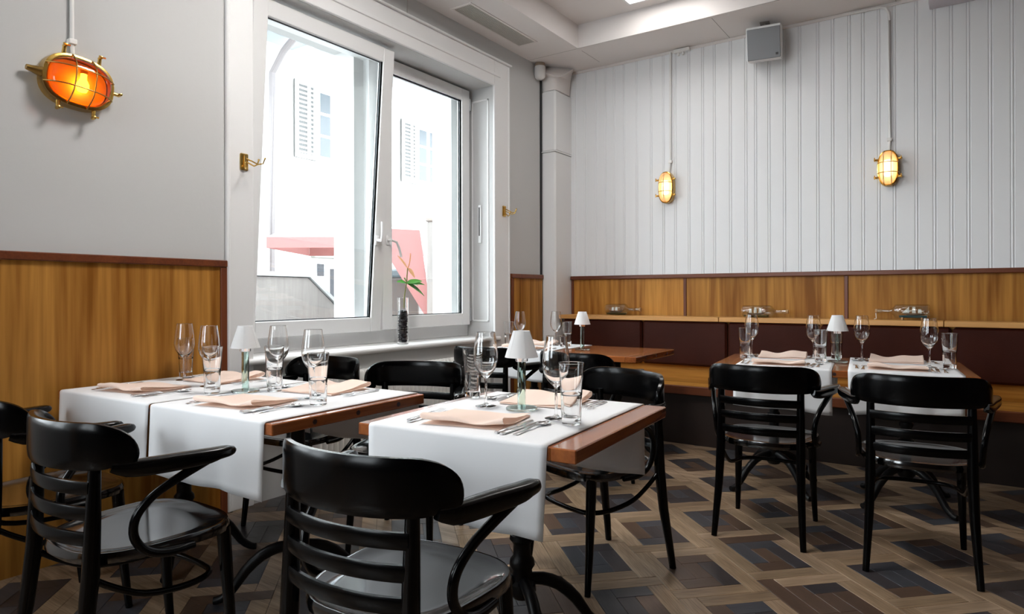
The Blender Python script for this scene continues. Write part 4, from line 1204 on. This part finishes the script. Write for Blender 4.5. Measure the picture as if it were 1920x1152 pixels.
for yk in range(18):
    m = MB(); yy = 6.3 + yk * 0.9; hx(m, XF, XF + 2.1, yy, yy + 0.06, 5.30, 5.35); hb(m, 'rafter_end', simple('rafter_white', (0.78, 0.78, 0.77), 0.7) if yk == 0 else bpy.data.materials['rafter_white'])
m = MB()
y_, x_ = 6.72, XF + 0.12
m.tube([(x_ - XF, y_ - 7.5, 0.5), (x_ - XF, y_ - 7.5, 5.3), (x_ - XF + 0.3, y_ - 7.5, 5.6), (x_ - XF + 0.75, y_ - 7.5, 5.85)], 0.055, 10); hb(m, 'downpipe', simple('downpipe_grey', (0.17, 0.15, 0.15), 0.5))
def far_window(y0, y1, z0, z1):
    m = MB(); hx(m, XF - 0.06, XF + 0.03, y0, y1, z0, z1, 0.01); hb_o = hb(m, 'far_window', SHT)
    yc = (y0 + y1) / 2
    for (ya, yb) in ((y0 + 0.09, yc - 0.05), (yc + 0.05, y1 - 0.09)):
        for r in range(3):
            h = (z1 - z0 - 0.16) / 3
            za = z0 + 0.08 + r * h + 0.025
            m = MB(); hx(m, XF + 0.028, XF + 0.034, ya, yb, za, za + h - 0.05); m.build('far_pane', PNG, hb_o)
    m = MB(); hx(m, XF, XF + 0.14, y0 - 0.08, y1 + 0.08, z0 - 0.10, z0 - 0.02, 0.01); hb(m, 'far_sill', SHT)
    m = MB(); hx(m, XF, XF + 0.10, y0 - 0.10, y1 + 0.10, z1, z1 + 0.14, 0.01); hb(m, 'lintel', FAC)
    for (sa, sb) in ((y0 - 0.47, y0 - 0.02), (y1 + 0.02, y1 + 0.47)):
        m = MB(); hx(m, XF + 0.03, XF + 0.06, sa, sb, z0, z1); sh = hb(m, 'shutter', SHG)
        m = MB()
        for (a, b, c, d) in ((sa, sa + 0.06, z0, z1), (sb - 0.06, sb, z0, z1), (sa + 0.26, sa + 0.31, z0 + 0.07, z1 - 0.07), (sa + 0.06, sb - 0.06, z0, z0 + 0.07), (sa + 0.06, sb - 0.06, z1 - 0.07, z1)):
            hx(m, XF + 0.05, XF + 0.09, a, b, c, d)
        m.build('shutter_frame', SHT, sh)
        nsl = 15
        for k in range(nsl):
            zc = z0 + 0.09 + (z1 - z0 - 0.16) * k / nsl
            m = MB(); hx(m, XF + 0.055, XF + 0.08, sa + 0.06, sb - 0.06, zc, zc + 0.028); m.build('louvre', SHT, sh)
far_window(7.68, 8.42, 3.52, 4.86)
far_window(10.28, 11.02, 3.46, 4.74)

for (ya, yb, za, zb) in ((7.70, 7.86, 1.48, 1.70), (7.99, 8.30, 0.90, 1.62)):
    m = MB(); hx(m, XF - 0.02, XF + 0.02, ya - 0.06, yb + 0.06, za - 0.06, zb + 0.06, 0.006); o = hb(m, 'far_window', SHT)
    m = MB(); hx(m, XF + 0.015, XF + 0.025, ya, yb, za, zb); m.build('far_pane', simple('dark_far_pane', (0.03, 0.03, 0.035), 0.3, spec=0.2), o)
m = MB(); hx(m, XF, XF + 0.12, 7.58, 9.2, 1.80, 1.90, 0.01); hb(m, 'lintel', simple('lintel_grey', (0.22, 0.22, 0.20), 0.8))

# weathered concrete garden wall
CON = simple('weathered_concrete', (0.20, 0.178, 0.165), 0.9, bump=0.4, bscale=12, vary=0.3, vscale=5, stretch=(6, 6, 0.5))
t = tag(MB().prism([(0, 0), (0, 1), (1, 1)], 0, 1).build('garden_wall', CON), 'weathered concrete garden wall with a sloping end, outside the window', 'wall')
bm_ = MB()
Xw = -6.1
prof = [(1.0, -0.5), (6.2, -0.5), (6.0, 0.38), (4.83, 1.34), (1.0, 1.36)]
n = len(prof)
bm_.add([(Xw, y, z) for y, z in prof] + [(Xw - 0.46, y, z) for y, z in prof], [tuple(range(n)), tuple(range(2 * n - 1, n - 1, -1))] + [(i, (i + 1) % n, n + (i + 1) % n, n + i) for i in range(n)])
t.data = bm_.mesh('garden_wall', CON)
m = MB(); m.sweep([(Xw - 0.24, 1.0, 1.39), (Xw - 0.24, 4.85, 1.37), (Xw - 0.24, 6.02, 0.41)], 0.27, 0.03, 8, power=5); m.build('coping', simple('coping_pale', (0.34, 0.335, 0.33), 0.9, bump=0.4, bscale=20), t)

# parasol with red valance
PINK = cloth_mat('parasol_red', (0.47, 0.245, 0.235), 0.5, 0.1)
CANV = cloth_mat('parasol_white', (0.86, 0.85, 0.83), 0.4, 0.1)
t = thing('parasol', 'large square parasol with white canopy and faded red valance outside', 'parasol', (-7.6, 6.85, -0.5), 34.5)
m = MB(); m.tube([(0, 0, 0), (0, 0, 3.15)], 0.035, 12, up=(0, 1, 0)); m.build('pole', SHT, t, smooth=50)
m = MB(); hs_ = 0.95
cv = [(-hs_, -hs_, 2.44), (hs_, -hs_, 2.44), (hs_, hs_, 2.44), (-hs_, hs_, 2.44), (0, 0, 3.05)]
m.add(cv, [(0, 1, 4), (1, 2, 4), (2, 3, 4), (3, 0, 4)]); o = m.build('canopy', CANV, t)
sm2 = o.modifiers.new('thickness', 'SOLIDIFY'); sm2.thickness = 0.006
for k in range(4):
    a = k * pi / 2
    m = MB(); m.cbox(-hs_, hs_, -hs_ - 0.006, -hs_, 2.29, 2.44, 0.002, Matrix.Rotation(a, 4, 'Z')); m.build('valance', PINK, t)
t = thing('folded_awning', 'slanting faded red awning beside the stone post outside', 'awning', (-5.15, 5.02, -0.5))
m = MB()
pr = [(0.0, 2.36), (0.42, 2.34), (0.53, 1.5), (0.53, 1.36), (0.48, 1.42), (0.02, 2.16)]
AR = Matrix.Rotation(radians(35), 4, 'Z')
pts = [AR @ Vector((p[0], 0.0, p[1])) for p in pr] + [AR @ Vector((p[0], 0.05, p[1])) for p in pr]
n = 6
m.add(pts, [tuple(range(n)), tuple(range(2 * n - 1, n - 1, -1))] + [(i, (i + 1) % n, n + (i + 1) % n, n + i) for i in range(n)])
m.build('fabric', PINK, t)
m = MB(); m.tube([tuple(AR @ Vector((0.50, 0.02, 0.0))), tuple(AR @ Vector((0.50, 0.02, 1.5)))], 0.02, 8, up=(0, 1, 0)); m.build('support', SHT, t)
t = thing('stone_post', 'tall pale weathered stone post outside the right window sash', 'post', (-4.63, 5.33, -0.5))
m = MB(); m.cbox(-0.075, 0.075, -0.075, 0.075, 0, 2.42, 0.012); m.build('shaft', CON, t)
m = MB(); m.cbox(-0.085, 0.085, -0.085, 0.085, 2.42, 2.47, 0.012); m.build('cap', CON, t)
t = thing('storage_bin', 'dark brown lidded storage bin outside behind the vase', 'bin', (-5.35, 5.45, -0.5), 35)
m = MB(); m.cbox(-0.45, 0.30, -0.25, 0.25, 1.36, 1.84, 0.01); m.build('body', simple('bin_brown', (0.075, 0.06, 0.055), 0.7), t)
m = MB(); m.cbox(-0.48, 0.33, -0.28, 0.28, 1.84, 1.93, 0.02); m.build('lid', simple('bin_grey', (0.07, 0.09, 0.10), 0.6), t)
m = MB(); m.cbox(-0.47, 0.34, -0.27, 0.27, 0.0, 1.36, 0.02); m.build('plinth', simple('bin_dark', (0.015, 0.015, 0.018), 0.7), t)
